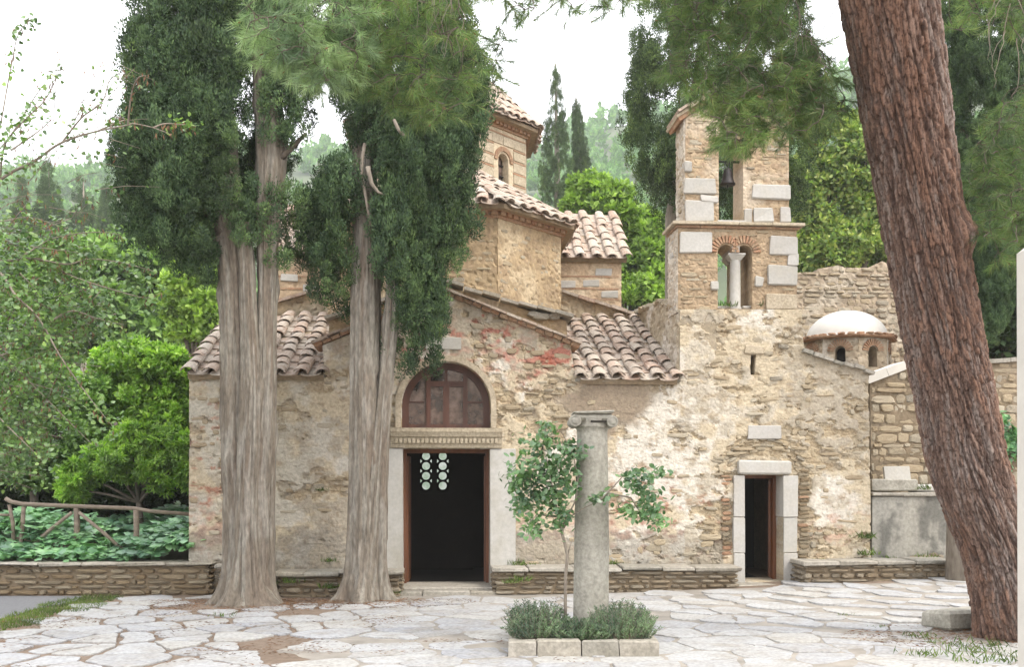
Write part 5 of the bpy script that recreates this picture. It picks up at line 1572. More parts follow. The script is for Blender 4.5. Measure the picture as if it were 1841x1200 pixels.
# raised bed behind the low wall, and its large glossy leaves
m = MB(); m.box(-9.5, U(338) + OX * 0 - 1.0, 14.4, 19, -.05, .40); o = m.build('garden_bed', M['earth']); o['kind'] = 'structure'
n = 3600
gx = NR.uniform(-8.8, -4.55, n); gy = 14.2 + 3.2 * NR.uniform(0, 1, n) ** 1.5
gh = .42 + (.10 + .75 * sst(14.1, 15.2, gy)) * fbm(gx * 1.2, gy * 1.2, 3, 71) + .08 * NR.uniform(0, 1, n) + .22 * sst(-5.6, -4.7, gx) * NR.uniform(.3, 1, n)
a = NR.uniform(0, 6.28, n)
leaves('acanthus_ground_cover', np.stack([gx, gy, gh], 1), np.stack([np.cos(a), np.sin(a) - .35, NR.uniform(-.25, .35, n)], 1), NR.uniform(.17, .33, n), NR.uniform(.09, .17, n), M['leaf_acan'], None, 'lobed', 'stuff', up=np.tile([0.1, -.5, 1.0], (n, 1)), jit=.28, bend=.35)

# weeds at wall feet, in joints and by the pine
def weeds(name, label, cat, spots, mat='weed', hL=(.05, .12), n=40, wid=.012, shape='rhomb', spread=.06, group=None):
    for i, (x, y, z, s) in enumerate(spots):
        t = np.stack([x + NR.normal(size=n) * spread * s, y + NR.normal(size=n) * spread * s * .7, np.full(n, z)], 1)
        o = leaves(name, t, np.stack([NR.normal(size=n) * .55, NR.normal(size=n) * .55, np.full(n, .8)], 1), NR.uniform(*hL, n) * s, wid * s, M[mat], None, shape)
        o['kind'] = 'stuff'
W3 = lambda px, py, v: tuple(CH @ Vector((L(px, py, v)[0], v, L(px, py, v)[1])))
sp_ = []
for (px, py, v, s) in ((575, 884, -.04, .8), (592, 1012, -.1, 1), (930, 1018, -.1, 1.2), (960, 1020, -.1, .8), (1105, 1018, -.1, 1), (1555, 970, -.08, 1.6), (1560, 1000, -.08, 1.5), (1470, 1012, -.1, .8), (1600, 1008, -.06, 1), (1660, 1006, -.06, 1.2), (932, 1046, -.62, 1.1), (920, 1050, -.62, .9), (590, 1060, -.62, 1.2), (520, 1050, -.62, 1.2), (700, 1070, -.6, .8)):
    sp_.append((*W3(px, py, v), s))
for px in (1312, 1374): sp_.append((*W3(px, 553, .06), 1.3))
sp_.append((*W3(1660, 882, .1), 1.2))
weeds('weeds', '', '', sp_, n=46)
g2 = []
for (px, py, s) in ((1655, 1150, 1.3), (1680, 1158, .9), (1712, 1165, 1.2), (1740, 1175, 1.3), (1700, 1185, 1.5), (1650, 1182, 1.2), (1800, 1178, 1.4), (1770, 1165, 1.6), (1820, 1195, 1.4), (1785, 1192, 1.4), (1750, 1197, 1.2), (1580, 1130, .7), (1520, 1105, .6), (400, 1112, 1), (1690, 1030, .8)):
    y = EYE * FPX / (py - HPX); x = (px - CPX) * y / FPX; y = (EYE - float(gz(x, y))) * FPX / (py - HPX); x = (px - CPX) * y / FPX
    g2.append((x, y, float(gz(x, y)) + .01, s))
weeds('weeds', '', '', g2, n=34, hL=(.03, .085), spread=.075, wid=.009)

# shaded earth bank behind the leafy bed
X_, Y_ = np.meshgrid(np.linspace(-12, -5.3, 40), np.linspace(17.2, 20.5, 16))
Z_ = .3 + .95 * sst(17.3, 18.6, Y_ + .5 * fbm(X_ * .8, Y_ * .8, 3, 88)) + .12 * fbm(X_ * 3, Y_ * 3, 3, 89)
i, j = np.meshgrid(np.arange(15), np.arange(39), indexing='ij')
o = add('earth_bank', np.stack([X_, Y_, Z_], -1).reshape(-1, 3), np.stack([i * 40 + j, i * 40 + j + 1, (i + 1) * 40 + j + 1, (i + 1) * 40 + j], -1).reshape(-1, 4), M['earth'], None, I4, True); o['kind'] = 'structure'

# the wing across the court, behind the photographer: its red roof shows in the panes of the arched window
wing = thing('monastery_wing', 'long low wing with red tiled roof facing the church, mirrored in the arched window panes', 'building', (0, -9, 0))
m = MB(); m.box(-9, 9, -15, -8.2, -.1, 3.3); m.build('wall', M['brownstone'], wing)
fr = Matrix.Translation((9, -7.9, 3.2)) @ Matrix.Rotation(math.pi, 4, 'Z') @ Matrix.Rotation(rad(36), 4, 'X')
m = MB(); m.box(0, 18, 0, 6.0, -.1, 0); rf = m.build('tile_roof', M['brick'], wing, fr)
tile_roof(rf, fr, 18, 5.9, .34, .40, None, False, 0, .05)
# ------------------------------------------------------------------ the two old cypresses in front
def groovy(seed, flare, nroot, fl_h=.19, deep=.10):
    def f(th, s, r):
        c, q = np.cos(th), np.sin(th)
        g = fbm(c * 2.1 + seed + s * .10, q * 2.1 - s * .05, 3, seed)
        fold = np.abs(fbm(c * 2.2 + s * .10 + seed * 2, q * 2.2 + 9 - s * .06, 2, seed + 1) - .5) * 2
        tb = np.mod(th - math.pi / 2, 2 * math.pi); fine = fbm(tb * 11 + seed + 1.2 * (g - .5), s * 3.2, 4, seed + 2)
        k1, k2, kc = worley(th / (2 * math.pi) * 7 + .25 * (g - .5), s / .62, seed + 30, 7); slit = np.where(kc > .55, np.exp(-(k1 / .16) ** 2), 0); knot = np.where(kc < .12, np.exp(-(k1 / .22) ** 2), 0)
        root = np.clip(np.cos(nroot * th + 2.5 * fbm(c * 1.2, q * 1.2, 2, seed + 3)) * .5 + .5, 0, 1) ** 1.3
        return r * ((g - .5) * .5 - deep * np.exp(-(fold / .07) ** 2) * 1.3 + (fine - .5) * .16) - .030 * slit + .035 * knot + flare * np.exp(-s / fl_h) * (.25 + .9 * root) + .02 * np.exp(-s / .8) * root
    return f

def trunk_obj(stems, mat, parent, colf, name='trunk', nth=110, dz=.06):
    VV, QQ, CC, at = [], [], [], 0
    for pts, rr, df in stems:
        ln = sum((Vector(pts[i + 1]) - Vector(pts[i])).length for i in range(len(pts) - 1))
        V, Q, TH, S = trunk_grid(pts, rr, nth, int(ln / dz) + 2, df)
        VV.append(V); QQ.append(Q + at); CC.append(colf(TH, S, V)); at += len(V)
    return add(name, np.concatenate(VV), np.concatenate(QQ), mat, parent, I4, True, np.concatenate(CC))

def cyp_col(seed):
    def f(th, s, V):
        c, q = np.cos(th), np.sin(th)
        tb = np.mod(th - math.pi / 2, 2 * math.pi); wv = fbm(tb * 2, s * 1.1, 3, seed + 19) - .5; n = fbm(tb * 4.5 + 2.2 * wv, s * 1.5 + seed, 5, seed + 11); m = fbm(tb * 13 + 4 * wv, s * 4.2 + seed, 4, seed + 12); b = fbm(c * 1.5 + s * .5, q * 1.5 + s * .4, 3, seed + 13)
        col = np.tile(np.array([.19, .162, .128]), (len(th), 1))
        col = mixc(col, (.25, .228, .19), sst(.45, .65, n)); col = mixc(col, (.10, .078, .058), sst(.52, .76, m) * .32)
        col = mixc(col, (.16, .115, .085), sst(.52, .68, b) * .4)
        g = fbm(c * 2.1 + (seed - 2) + s * .10, q * 2.1 - s * .05, 3, seed - 2)
        col = mixc(col, (.33, .31, .27), sst(.58, .7, fbm(tb * 2.4 + wv, s * 1.9, 4, seed + 16)) * .5); col = mixc(col, (.10, .082, .066), sst(.60, .72, fbm(tb * 8 + 3 * wv, s * 2.2, 4, seed + 17)) * .45)
        return col
    return f

def px3(Y, *pp): return [tuple(P(a, b, Y + (c[0] if c else 0))) for a, b, *c in pp]

def tufts(tab, Y, nplume, seed, depth=1.0, keep=None, sub=20, per=48, pr=(.26, .50), sr=.078, leaf=(.032, .058), wid=.0235, mat='leaf_cyp', parent=None, name='foliage'):
    """crown of upright sprays filling an outline given as rows (py, left px, right px)"""
    tz = [(-a, b, c) for a, b, c in tab]
    C_, Rr = [], []
    k = Y / FPX
    tries = 0
    ys = np.array([a for a, b, c in tab], float); ws = np.array([c - b for a, b, c in tab], float)
    while len(C_) < nplume and tries < nplume * 30:
        tries += 1
        py = R.uniform(ys.min(), ys.max())
        l, r = prof(tz, -py)
        if R.random() > (r - l) / ws.max(): continue
        t = R.uniform(-1, 1); px = (l + r) / 2 + t * (r - l) / 2 * .93
        hw = (r - l) / 2 * k * depth
        dmax = math.sqrt(max(0, 1 - t * t)) * hw
        d = R.choice((-1, -1, -1, 1)) * dmax * R.uniform(.55, 1.0) if R.random() < .8 else R.uniform(-1, 1) * dmax
        if keep and not keep(px, py, d): continue
        C_.append(P(px, py, Y) + Vector((0, d, 0))); Rr.append(R.uniform(*pr))
    near = Y < 20
    for c, rr in zip(C_, Rr):
        o = bpy.data.objects.new('spray', spray_mesh(R.randrange(7), mat, near))
        a = R.uniform(0, 6.28); q = R.uniform(0, .16)
        place(o, parent, Matrix.Translation(c) @ Matrix.Rotation(q, 4, Vector((math.cos(a), math.sin(a), 0))) @ Matrix.Rotation(R.uniform(0, 6.28), 4, 'Z') @ Matrix.Diagonal((rr * R.uniform(.85, 1.15), rr * R.uniform(.85, 1.15), rr * R.uniform(.85, 1.2), 1)))

SPRAY = {}
def spray_mesh(i, mat, near):
    """one upright bushy spray of scale leaves, about one unit in radius; shared by every tree of its tone"""
    key = (i, mat, near)
    if key in SPRAY: return SPRAY[key]
    sub, per = (24, 150) if near else (18, 95)
    u = rdir(sub); u[:, 2] = np.abs(u[:, 2]) * np.where(NR.uniform(0, 1, sub) < .62, 1, -1)
    sc = u * np.array([.58, .58, 1.22]) * NR.uniform(.7, 1.05, (sub, 1)) ** .6
    sr_ = np.stack([NR.uniform(.75, 1.2, sub)] * 2 + [NR.uniform(1.2, 1.9, sub)], 1) * (.20 if near else .26)
    p, d, o_ = clumps(sc, sr_, per, .45, .7, 1.0, .35)
    N = len(p); L_ = NR.uniform(.06, .115, N)[:, None] * (1 if near else 1.35); W_ = .036 * (1 if near else 1.5)
    side = unit(np.cross(d, o_ + (0, 0, .2) + NR.normal(size=(N, 3)) * .35))
    V = np.stack([p, p + d * L_ * .45 + side * W_ * .5, p + d * L_, p + d * L_ * .45 - side * W_ * .5], 1)
    SPRAY[key] = meshdata('spray', V.reshape(-1, 3), np.arange(N * 4).reshape(N, 4), M[mat])
    return SPRAY[key]

# left tree
YC = 13.1
t = thing('cypress_tree', 'broad old cypress with fluted double trunk standing nearest the left corner of the church', 'tree', P(440, 1085, YC) * 1.0)
t.location.z = 0
WM[t.name] = Matrix.Translation((t.location.x, t.location.y, 0))
gr = lambda px, dy=0: (P(px, 1000, YC + dy).x, YC + dy, -.04)
stA = [gr(436)] + px3(YC, (434, 1000), (430, 900), (428, 800), (427, 650), (424, 500), (413, 400), (402, 250), (394, 60), (388, -150))
stB = [gr(462, -.04)] + px3(YC - .04, (466, 1000), (468, 900), (472, 800), (478, 650), (481, 500), (482, 400), (487, 280), (480, 160), (468, 60), (455, -150))
stC = [gr(448, -.16)] + px3(YC - .16, (446, 1000), (446, 900), (449, 800), (452, 700), (449, 600), (446, 500), (444, 400))
trunk_obj([(stA, [.235, .215, .205, .20, .195, .19, .175, .15, .11, .07], groovy(3, .28, 5)), (stB, [.205, .185, .175, .165, .135, .13, .155, .195, .18, .15, .10], groovy(8, .22, 4)),
           (stC, [.20, .17, .15, .145, .135, .11, .10, .04], groovy(14, .26, 3))], M['bark_cyp'], t, cyp_col(5))
T1 = [(-160, 330, 470), (-60, 300, 540), (0, 285, 560), (60, 254, 570), (130, 250, 572), (200, 238, 566), (240, 230, 550), (300, 207, 545), (350, 195, 546), (385, 225, 542), (420, 265, 540), (450, 310, 500), (478, 325, 398)]
tufts(T1, YC + .1, 205, 1, .62, lambda px, py, d: not (436 < px < 516 and 85 < py < 385 and d < .22) and not (385 < px and py > 425), mat='leaf_cyp', parent=t)
m = MB()
for a in ([(400, 420), (370, 380), (330, 330), (290, 300)], [(395, 300), (350, 240), (300, 200)], [(485, 300), (520, 270), (550, 240)], [(480, 180), (520, 140), (545, 110)], [(410, 430), (360, 430), (330, 440)]):
    m.tube(px3(YC - .1, *a), .06, .02, 6)
m.build('branch', M['bark_dark'], t, smooth=True, kind='stuff')

# right tree
YD = 13.4
t = thing('cypress_tree', 'slimmer old cypress beside the main doorway with a second stem peeling off its trunk', 'tree', (P(655, 1000, YD).x, YD, 0))
gr = lambda px, dy=0: (P(px, 1000, YD + dy).x, YD + dy, -.04)
stA = [gr(655)] + px3(YD, (655, 1000), (655, 900), (655, 800), (656, 650), (657, 500), (658, 400), (654, 300), (662, 180), (680, 0), (690, -150))
stB = [gr(672, -.03)] + px3(YD - .03, (674, 1000), (678, 900), (684, 800), (692, 700), (701, 610), (704, 560), (706, 480), (712, 380), (730, 250), (745, 60))
trunk_obj([(stA, [.25, .22, .20, .19, .187, .183, .175, .16, .13, .10, .07], groovy(21, .25, 5, .16, .07)), (stB, [.20, .165, .145, .12, .10, .095, .09, .085, .08, .07, .05], groovy(27, .18, 4, .16, .07))], M['bark_cyp'], t, cyp_col(25))
T2 = [(-160, 620, 840), (0, 602, 832), (90, 592, 850), (150, 588, 872), (200, 612, 876), (240, 634, 876), (285, 630, 862), (320, 612, 854), (360, 570, 838), (420, 552, 828), (470, 556, 824), (510, 600, 822), (555, 702, 800), (590, 712, 780), (625, 728, 762)]
tufts(T2, YD + .1, 210, 2, .62, lambda px, py, d: not (628 < px < 692 and 262 < py and d < .25) and not (692 < px < 722 and py > 470), mat='leaf_cyp', parent=t)
m = MB()
m.tube(px3(YD - .42, (656, 258), (651, 285), (650, 315), (656, 345), (662, 380), (668, 420)), .026, .02, 6)
m.tube(px3(YD - .5, (661, 300), (668, 330), (680, 346), (692, 351)), .035, .012, 6)
m.tube(px3(YD - .62, (708, 215), (716, 232), (728, 246)), .022, .026, 6)
for a in ([(660, 420), (620, 380), (590, 340)], [(706, 500), (750, 480), (790, 500)], [(700, 400), (760, 340), (830, 280)], [(660, 460), (610, 450), (580, 460)], [(710, 540), (750, 580), (760, 620)], [(680, 150), (740, 130), (800, 120)]): m.tube(px3(YD, *a), .05, .015, 6)
m.build('branch', M['bark_thin'], t, smooth=True, kind='stuff')
# dry needles heaped at the feet of the trunks
n = 9000
ang = NR.uniform(0, 6.28, n); rr = NR.uniform(0, 1, n) ** .7 * 1.5
w = NR.integers(0, 3, n); cx = np.where(w == 0, -3.5, np.where(w == 1, -2.0, 4.9)); cy = np.where(w == 0, 13.0, np.where(w == 1, 13.2, 10.2))
lx, ly = cx + np.cos(ang) * rr, cy + np.sin(ang) * rr * .5
lz = gz(lx, ly) + .012 + .03 * np.exp(-rr * 1.6)
k = ly < 13.45
n2 = 16000
l2x = NR.uniform(-6.0, 1.5, n2); l2y = NR.uniform(7.5, 13.6, n2)
k2 = fbm(l2x * 1.4, l2y * 1.9, 4, 66) > .50 + .12 * sst(-4, 1.5, l2x) + NR.uniform(0, .12, n2)
lx, ly, lz = np.concatenate([lx, l2x[k2]]), np.concatenate([ly, l2y[k2]]), np.concatenate([lz, gz(l2x, l2y)[k2] + .016])
ang = np.concatenate([ang, NR.uniform(0, 6.28, k2.sum())]); k = np.concatenate([k, np.ones(k2.sum(), bool)]); n = len(lx)
leaves('needle_litter', np.stack([lx, ly, lz], 1)[k], np.stack([np.cos(ang * 7), np.sin(ang * 7), NR.normal(size=n) * .12], 1)[k], NR.uniform(.03, .07, k.sum()), .006, M['pod'], None, 'rhomb', 'stuff')

# ------------------------------------------------------------------ the leaning pine
pine = thing('pine_tree', 'huge leaning pine with thick plated reddish bark and drooping needle branches', 'tree', (P(1800, 1150, 10.25).x, 10.25, 0))
pp = [(5.27, 10.3, -.05), P(1826, 1130, 10.22), P(1797, 1000, 10.1), P(1746, 850, 9.9), P(1720, 720, 9.68), P(1696, 600, 9.45), P(1669, 450, 9.18), P(1645, 300, 8.9), P(1622, 150, 8.65), P(1600, 0, 8.4), P(1578, -150, 8.15), P(1560, -300, 7.95)]
pr_ = [.42, .38, .335, .355, .35, .34, .34, .345, .36, .375, .37, .33]
NC = 78
def pine_cells(th, s):
    c, q = np.cos(th), np.sin(th)
    u = th / (2 * math.pi) * NC; v = s / .095
    u2 = u + 2.4 * (fbm(c * 4 + s * 1.1, q * 4 + s * 1.3, 4, 401) - .5)
    v2 = v + 2.2 * (fbm(c * 6, q * 6 + s * 2.0, 4, 402) - .5) + u * .23
    return worley(u2, v2, 403)
def pine_ridge(th, s):
    """long wandering fissures between the plates"""
    c, q = np.cos(th), np.sin(th)
    return np.abs(fbm(c * 7.5 + s * 1.5, q * 7.5 - s * 1.3 + 4, 4, 408) - .5) * 2, np.abs(fbm(c * 13 - s * 2.6, q * 13 + s * 2.4 + 4, 3, 409) - .5) * 2
def pine_disp(th, s, r):
    f1, f2, cid = pine_cells(th, s); g, g2 = pine_ridge(th, s)
    c, q = np.cos(th), np.sin(th)
    big = fbm(c * 1.3 + s * .35, q * 1.3 + s * .2, 3, 404)
    fine = fbm(c * 22 + s * 6, q * 22 + s * 5, 3, 405)
    scar = .09 * np.exp(-(((s - 4.33) / .16) ** 2) - ((np.angle(np.exp(1j * (th - 5.6))) / .35) ** 2)) + .07 * np.exp(-(((s - 1.1) / .12) ** 2) - ((np.angle(np.exp(1j * (th - 5.0))) / .3) ** 2))
    return (big - .5) * .07 + .012 * sst(.0, .2, f2 - f1) + .034 * (cid - .5) + .016 * (fine - .5) - .012 * np.exp(-(g / .09) ** 2) - .009 * np.exp(-(g2 / .14) ** 2) + scar + .12 * np.exp(-s / .25) * (.5 + .5 * np.cos(4 * th))
def pine_col(th, s, V):
    f1, f2, cid = pine_cells(th, s); g, g2 = pine_ridge(th, s)
    c, q = np.cos(th), np.sin(th)
    n = fbm(c * 11 + s * 2, q * 11 + s * 3, 4, 406); big = fbm(c * 1.5 + s * .5, q * 1.5 + s * .4, 3, 407); fine = fbm(c * 26 + s * 7, q * 26 + s * 9, 3, 410)
    col = np.tile(np.array([.165, .108, .084]), (len(th), 1))
    col = mixc(col, (.235, .16, .125), sst(.3, .9, cid)); col = mixc(col, (.32, .27, .24), sst(.47, .66, n + (fine - .5) * .5) * .8)
    col = mixc(col, (.24, .13, .085), sst(.5, .66, big + (cid - .5) * .35) * .6); col = mixc(col, (.09, .055, .045), sst(.55, .7, fine) * .5)
    col = mixc(col, (.055, .034, .028), np.maximum(.85 * np.exp(-(g / .09) ** 2), .6 * np.exp(-(g2 / .09) ** 2))); col = mixc(col, (.07, .044, .036), (1 - sst(.0, .16, f2 - f1)) * .75)
    return col
trunk_obj([([tuple(p) for p in pp], pr_, pine_disp)], M['bark_pine'], pine, pine_col, nth=330, dz=.015)
# limbs above the picture and branchlets that hang from them
lim = MB()
top = Vector((P(1600, 0, 8.4)))
limbs = [[Vector(pp[-1]), Vector((1.6, 7.6, 7.5)), Vector((.3, 7.4, 7.0)), Vector((-.9, 7.3, 6.5)), Vector((-1.7, 7.3, 5.9))],
         [Vector(P(1585, -110, 8.2)), Vector((2.5, 8.3, 6.6)), Vector((1.9, 8.5, 6.5)), Vector((1.4, 8.6, 6.2))],
         [Vector(P(1620, -40, 8.4)), Vector((3.9, 8.9, 6.7)), Vector((4.6, 9.1, 6.4)), Vector((5.1, 9.2, 5.9))],
         [Vector((.3, 7.4, 7.0)), Vector((.1, 8.6, 6.7)), Vector((0, 9.4, 6.3))]]
for l_ in limbs: lim.tube([tuple(x) for x in spath([tuple(a) for a in l_], 14)], .12, .04, 8)
lim.build('limb', M['bark_dark'], pine, smooth=True, kind='stuff')
def needle_cloud(poly, Y, dY, n, mat, limb, nm='needles', L_=(.08, .13), per=62, tw=(.10, .20), down=.55, wid=.0042, lmax=1.3):
    """drooping needle brushes inside an outline (photo px at depth Y), each on a twig that hangs from the limb"""
    xs = [p[0] for p in poly]; ys = [p[1] for p in poly]
    tips, dirs, lens = [], [], []
    br = MB()
    lp = spath([tuple(a) for a in limb], 30)
    while len(tips) < n:
        px, py = R.uniform(min(xs), max(xs)), R.uniform(min(ys), max(ys))
        if not in_poly(poly, np.array([px]), np.array([py]))[0]: continue
        # clumped: keep more where a slow noise is high
        if fbm(np.array([px / 55.0]), np.array([py / 40.0]), 3, int(Y * 10))[0] < R.uniform(.22, .50): continue
        y = Y + R.uniform(-dY, dY)
        p = P(px, py, y)
        a = R.uniform(0, 6.28); d = Vector((math.cos(a) * .7, math.sin(a) * .7, R.uniform(-1.1, .25) * down * 1.4)).normalized()
        tips.append(p); dirs.append(d); l = R.uniform(*tw); lens.append(l)
    # grow the twigs: every brush hangs from the nearest one closer to the limb
    T_ = np.array([tuple(t) for t in tips]); dl = np.array([np.linalg.norm(lp - t, axis=1).min() for t in T_]); od = np.argsort(dl)
    for r_, i_ in enumerate(od):
        p = Vector(T_[i_]); j_ = int(np.argmin(np.linalg.norm(lp - T_[i_], axis=1))); q = Vector(lp[j_])
        if r_:
            dd = np.linalg.norm(T_[od[:r_]] - T_[i_], axis=1); b_ = int(np.argmin(dd))
            if dd[b_] < dl[i_]: q = Vector(T_[od[b_]])
        mid = (q + p) / 2 + Vector((R.uniform(-.1, .1), R.uniform(-.1, .1), R.uniform(-.02, .10))) * min(1, (q - p).length * 2)
        br.tube([q, mid, p], .0048, .003, 4)
    P_, D_ = [], []
    for p, d, l in zip(tips, dirs, lens):
        t_ = NR.uniform(0, 1, per)[:, None]
        o = d.orthogonal().normalized(); b = d.cross(o); a = NR.uniform(0, 6.28, per)[:, None]
        P_.append(np.array(p) + np.array(d) * l * t_)
        D_.append(np.array(d) * NR.uniform(.5, 1.1, (per, 1)) + (np.array(o) * np.cos(a) + np.array(b) * np.sin(a)) * NR.uniform(.4, .9, (per, 1)) + (0, 0, -.12))
        br.tube([p, p + d * l], .003, .002, 3)
    P_ = np.concatenate(P_)
    leaves(nm, P_, np.concatenate(D_), NR.uniform(*L_, len(P_)), wid, M[mat], pine, 'needle', 'stuff')
    br.build('twig', M['bark_dark'], pine, kind='stuff')
    # small rusty buds at some twig ends
    k = [i for i in range(len(tips)) if R.random() < .3]
    bp = np.array([tips[i] + dirs[i] * lens[i] for i in k]); bd = np.array([dirs[i] for i in k])
    leaves('bud', bp, bd, .035, .012, M['pod'], pine, 'oval', 'stuff')
needle_cloud([(420, -40), (425, 25), (470, 95), (520, 135), (590, 150), (640, 128), (665, 60), (660, -40)], 7.4, .35, 330, 'needle_pale', limbs[0])
needle_cloud([(600, -40), (610, 90), (670, 160), (700, 190), (760, 228), (800, 210), (835, 180), (872, 150), (850, 60), (826, -40)], 7.8, .45, 330, 'needle', limbs[0])
needle_cloud([(830, -60), (880, 8), (960, 22), (1040, 8), (1100, 22), (1160, 4), (1160, -60)], 7.9, .4, 70, 'needle', limbs[3])
needle_cloud([(890, 40), (915, 60), (905, 110), (912, 160), (893, 172), (880, 140)], 8.6, .15, 16, 'needle', limbs[3], lmax=2)
needle_cloud([(1175, -60), (1200, 60), (1195, 150), (1245, 185), (1285, 250), (1320, 275), (1360, 270), (1400, 235), (1440, 250), (1480, 215), (1500, 120), (1440, 30), (1430, -60)], 8.7, .55, 900, 'needle', limbs[1])
needle_cloud([(1440, 90), (1450, 180), (1490, 240), (1530, 230), (1525, 150), (1480, 90)], 9.0, .3, 40, 'needle', limbs[1])
needle_cloud([(1745, 250), (1735, 420), (1790, 470), (1870, 480), (1880, 130), (1800, 160)], 9.1, .5, 300, 'needle', limbs[2], lmax=2)
needle_cloud([(1690, -40), (1700, 70), (1760, 40), (1850, 90), (1870, -40)], 9.6, .4, 90, 'needle', limbs[2], lmax=2)
tw_ = MB()
for k in range(26):                         # bare hanging twigs among the needles
    x0 = R.choice((R.uniform(735, 830), R.uniform(1370, 1450), R.uniform(1790, 1835))); Yk = 7.6 if x0 < 900 else (8.6 if x0 < 1600 else 9.0)
    y0 = -30 if x0 < 1000 else R.uniform(-20, 90); pts = []; x, y = x0, y0
    for j in range(8): pts.append(P(x, y, Yk + .1 * math.sin(k))); x += R.uniform(-12, 10); y += R.uniform(10, 26)
    tw_.tube(pts, .004, .0015, 4)
tw_.build('bare_twig', M['bark_thin'], pine, kind='stuff')

# needle clumps added out of the picture, placed to shade the court's left half
cc = np.stack([NR.uniform(-.6, 3.8, 260), NR.uniform(4.6, 8.8, 260), NR.uniform(8.4, 10.0, 260)], 1)
p, d, o_ = clumps(cc, np.tile([.42, .42, .26], (260, 1)), 90, .4, .8, .3, .5)
leaves('added_shade_needles', p, d, NR.uniform(.12, .22, len(p)), .030, M['needle'], pine, 'rhomb', 'stuff')
m = MB()
for a in range(9): e = cc[a * 20]; m.tube([tuple(pp[-1]), tuple((np.array(pp[-1]) + e) / 2 + (0, 0, .5)), tuple(e)], .09, .02, 6)
m.build('limb', M['bark_dark'], pine, smooth=True, kind='stuff')  # limbs added to carry the shading clumps

# ------------------------------------------------------------------ cypresses behind
def far_cypress(label, tab, Y, ground, trunk_px, nplume, trunk_r, mat='leaf_cyp2', group=None, k=1.0, sub=11, per=30, name='cypress_tree', leaf=None):
    b = P(trunk_px, tab[-1][0], Y)
    t = thing(name, label, 'tree', (b.x, Y, ground), group)
    s = Y / 13.0 * k
    m = MB(); tp = P((tab[0][1] + tab[0][2]) / 2, tab[0][0], Y)
    m.tube([(b.x, Y, ground - .1), (b.x, Y, (ground + b.z) / 2), b, (b + tp) / 2, tp], 0, radii=[trunk_r * 1.25, trunk_r, trunk_r * .95, trunk_r * .6, .02], n=10); m.build('trunk', M['bark_thin'], t, smooth=True)
    tufts(tab, Y, nplume, 5, .9, None, sub, per, (.17 * s, .32 * s), .095 * s, leaf or (.04 * s, .07 * s), .024 * s, mat, t)
    return t
far_cypress('tall dark cypress right behind the bell tower', [(-120, 1160, 1440), (0, 1128, 1446), (80, 1130, 1462), (160, 1122, 1468), (240, 1120, 1468), (300, 1124, 1462), (345, 1142, 1450), (390, 1178, 1430)], 24, .3, 1206, 300, .15, 'leaf_cyp2', None, .86)
far_cypress('taller of the two pointed cypresses behind the tiled roofs', [(113, 997, 1000), (150, 990, 1006), (200, 984, 1014), (250, 976, 1022), (310, 968, 1032), (360, 972, 1030), (395, 982, 1022)], 52, hill_z(4.4, 52), 1003, 210, .2, 'leaf_cyp2', None, .21)
far_cypress('shorter pointed cypress beside the tall one behind the roofs', [(163, 1034, 1036), (200, 1031, 1042), (250, 1029, 1052), (300, 1028, 1060), (330, 1032, 1056)], 54, hill_z(3.6, 54), 1042, 150, .2, 'leaf_cyp2', None, .20)
far_cypress('dark cypress with thin grey trunk just behind the leaning pine', [(-120, 1660, 1800), (0, 1660, 1830), (150, 1670, 1830), (300, 1680, 1822), (420, 1690, 1815), (520, 1720, 1810), (600, 1745, 1800)], 14.05, .12, 1728, 210, .17, 'leaf_cyp', None, .9)

# ------------------------------------------------------------------ broad-leaved trees and shrubs
def leafy(name, label, cat, blobs, Y, ground, mat, leaf, wid, dens=1.0, trunk=None, r=.15, group=None, shape='rhomb', dY=.8, sub_r=.30, wu=.25, per=46):
    k = Y / FPX
    bx = trunk if trunk else sum(b[0] for b in blobs) / len(blobs)
    base = Vector(((bx - CPX) * k, Y, ground))
    t = thing(name, label, cat, base, group)
    C_, Rr = [], []
    m = MB(); low = max(b[1] for b in blobs)
    fork = base.lerp(P(bx, low, Y), .8) if P(bx, low, Y).z > ground + .3 else base + Vector((0, 0, .15))
    m.tube([base - Vector((0, 0, .1)), base.lerp(fork, .5) + Vector((.03, 0, 0)), fork], r * 1.2, r * .8, 8)
    bo = MB()
    for (px, py, rx, ry) in blobs:
        c = P(px, py, Y); y_off = R.uniform(-.5, .5) * rx * k * dY
        c.y += y_off
        mid = (fork + c) / 2 + Vector((R.uniform(-.1, .1), R.uniform(-.1, .1), .1)) * rx * k
        bo.tube([fork, mid, c, c + Vector((R.uniform(-.3, .3), R.uniform(-.3, .3), .5)) * ry * k], r * .5, r * .12, 5)
        n = int(26 * dens)
        d = rdir(n) * np.array([rx * k, rx * k * dY, ry * k]) * NR.uniform(.35, 1.0, (n, 1)) ** .5
        d = d[d[:, 1] < rx * k * dY * .7]
        C_.append(np.array(c) + d); q = NR.uniform(.6, 1.25, (len(d), 1)) * sub_r * min(rx, ry) * k
        Rr.append(q * np.array([1.15, 1.15, .8]))
    m.build('trunk', M['bark_dark'], t, smooth=True); bo.build('branch', M['bark_dark'], t, smooth=True, kind='stuff')
    p, d, o_ = clumps(np.concatenate(C_), np.concatenate(Rr), per, .4, .6, wu, .6)
    leaves('foliage', p, d, NR.uniform(*leaf, len(p)), wid, M[mat], t, shape, 'stuff', up=o_ * .6 + (0, 0, .8), jit=.45)
    return t
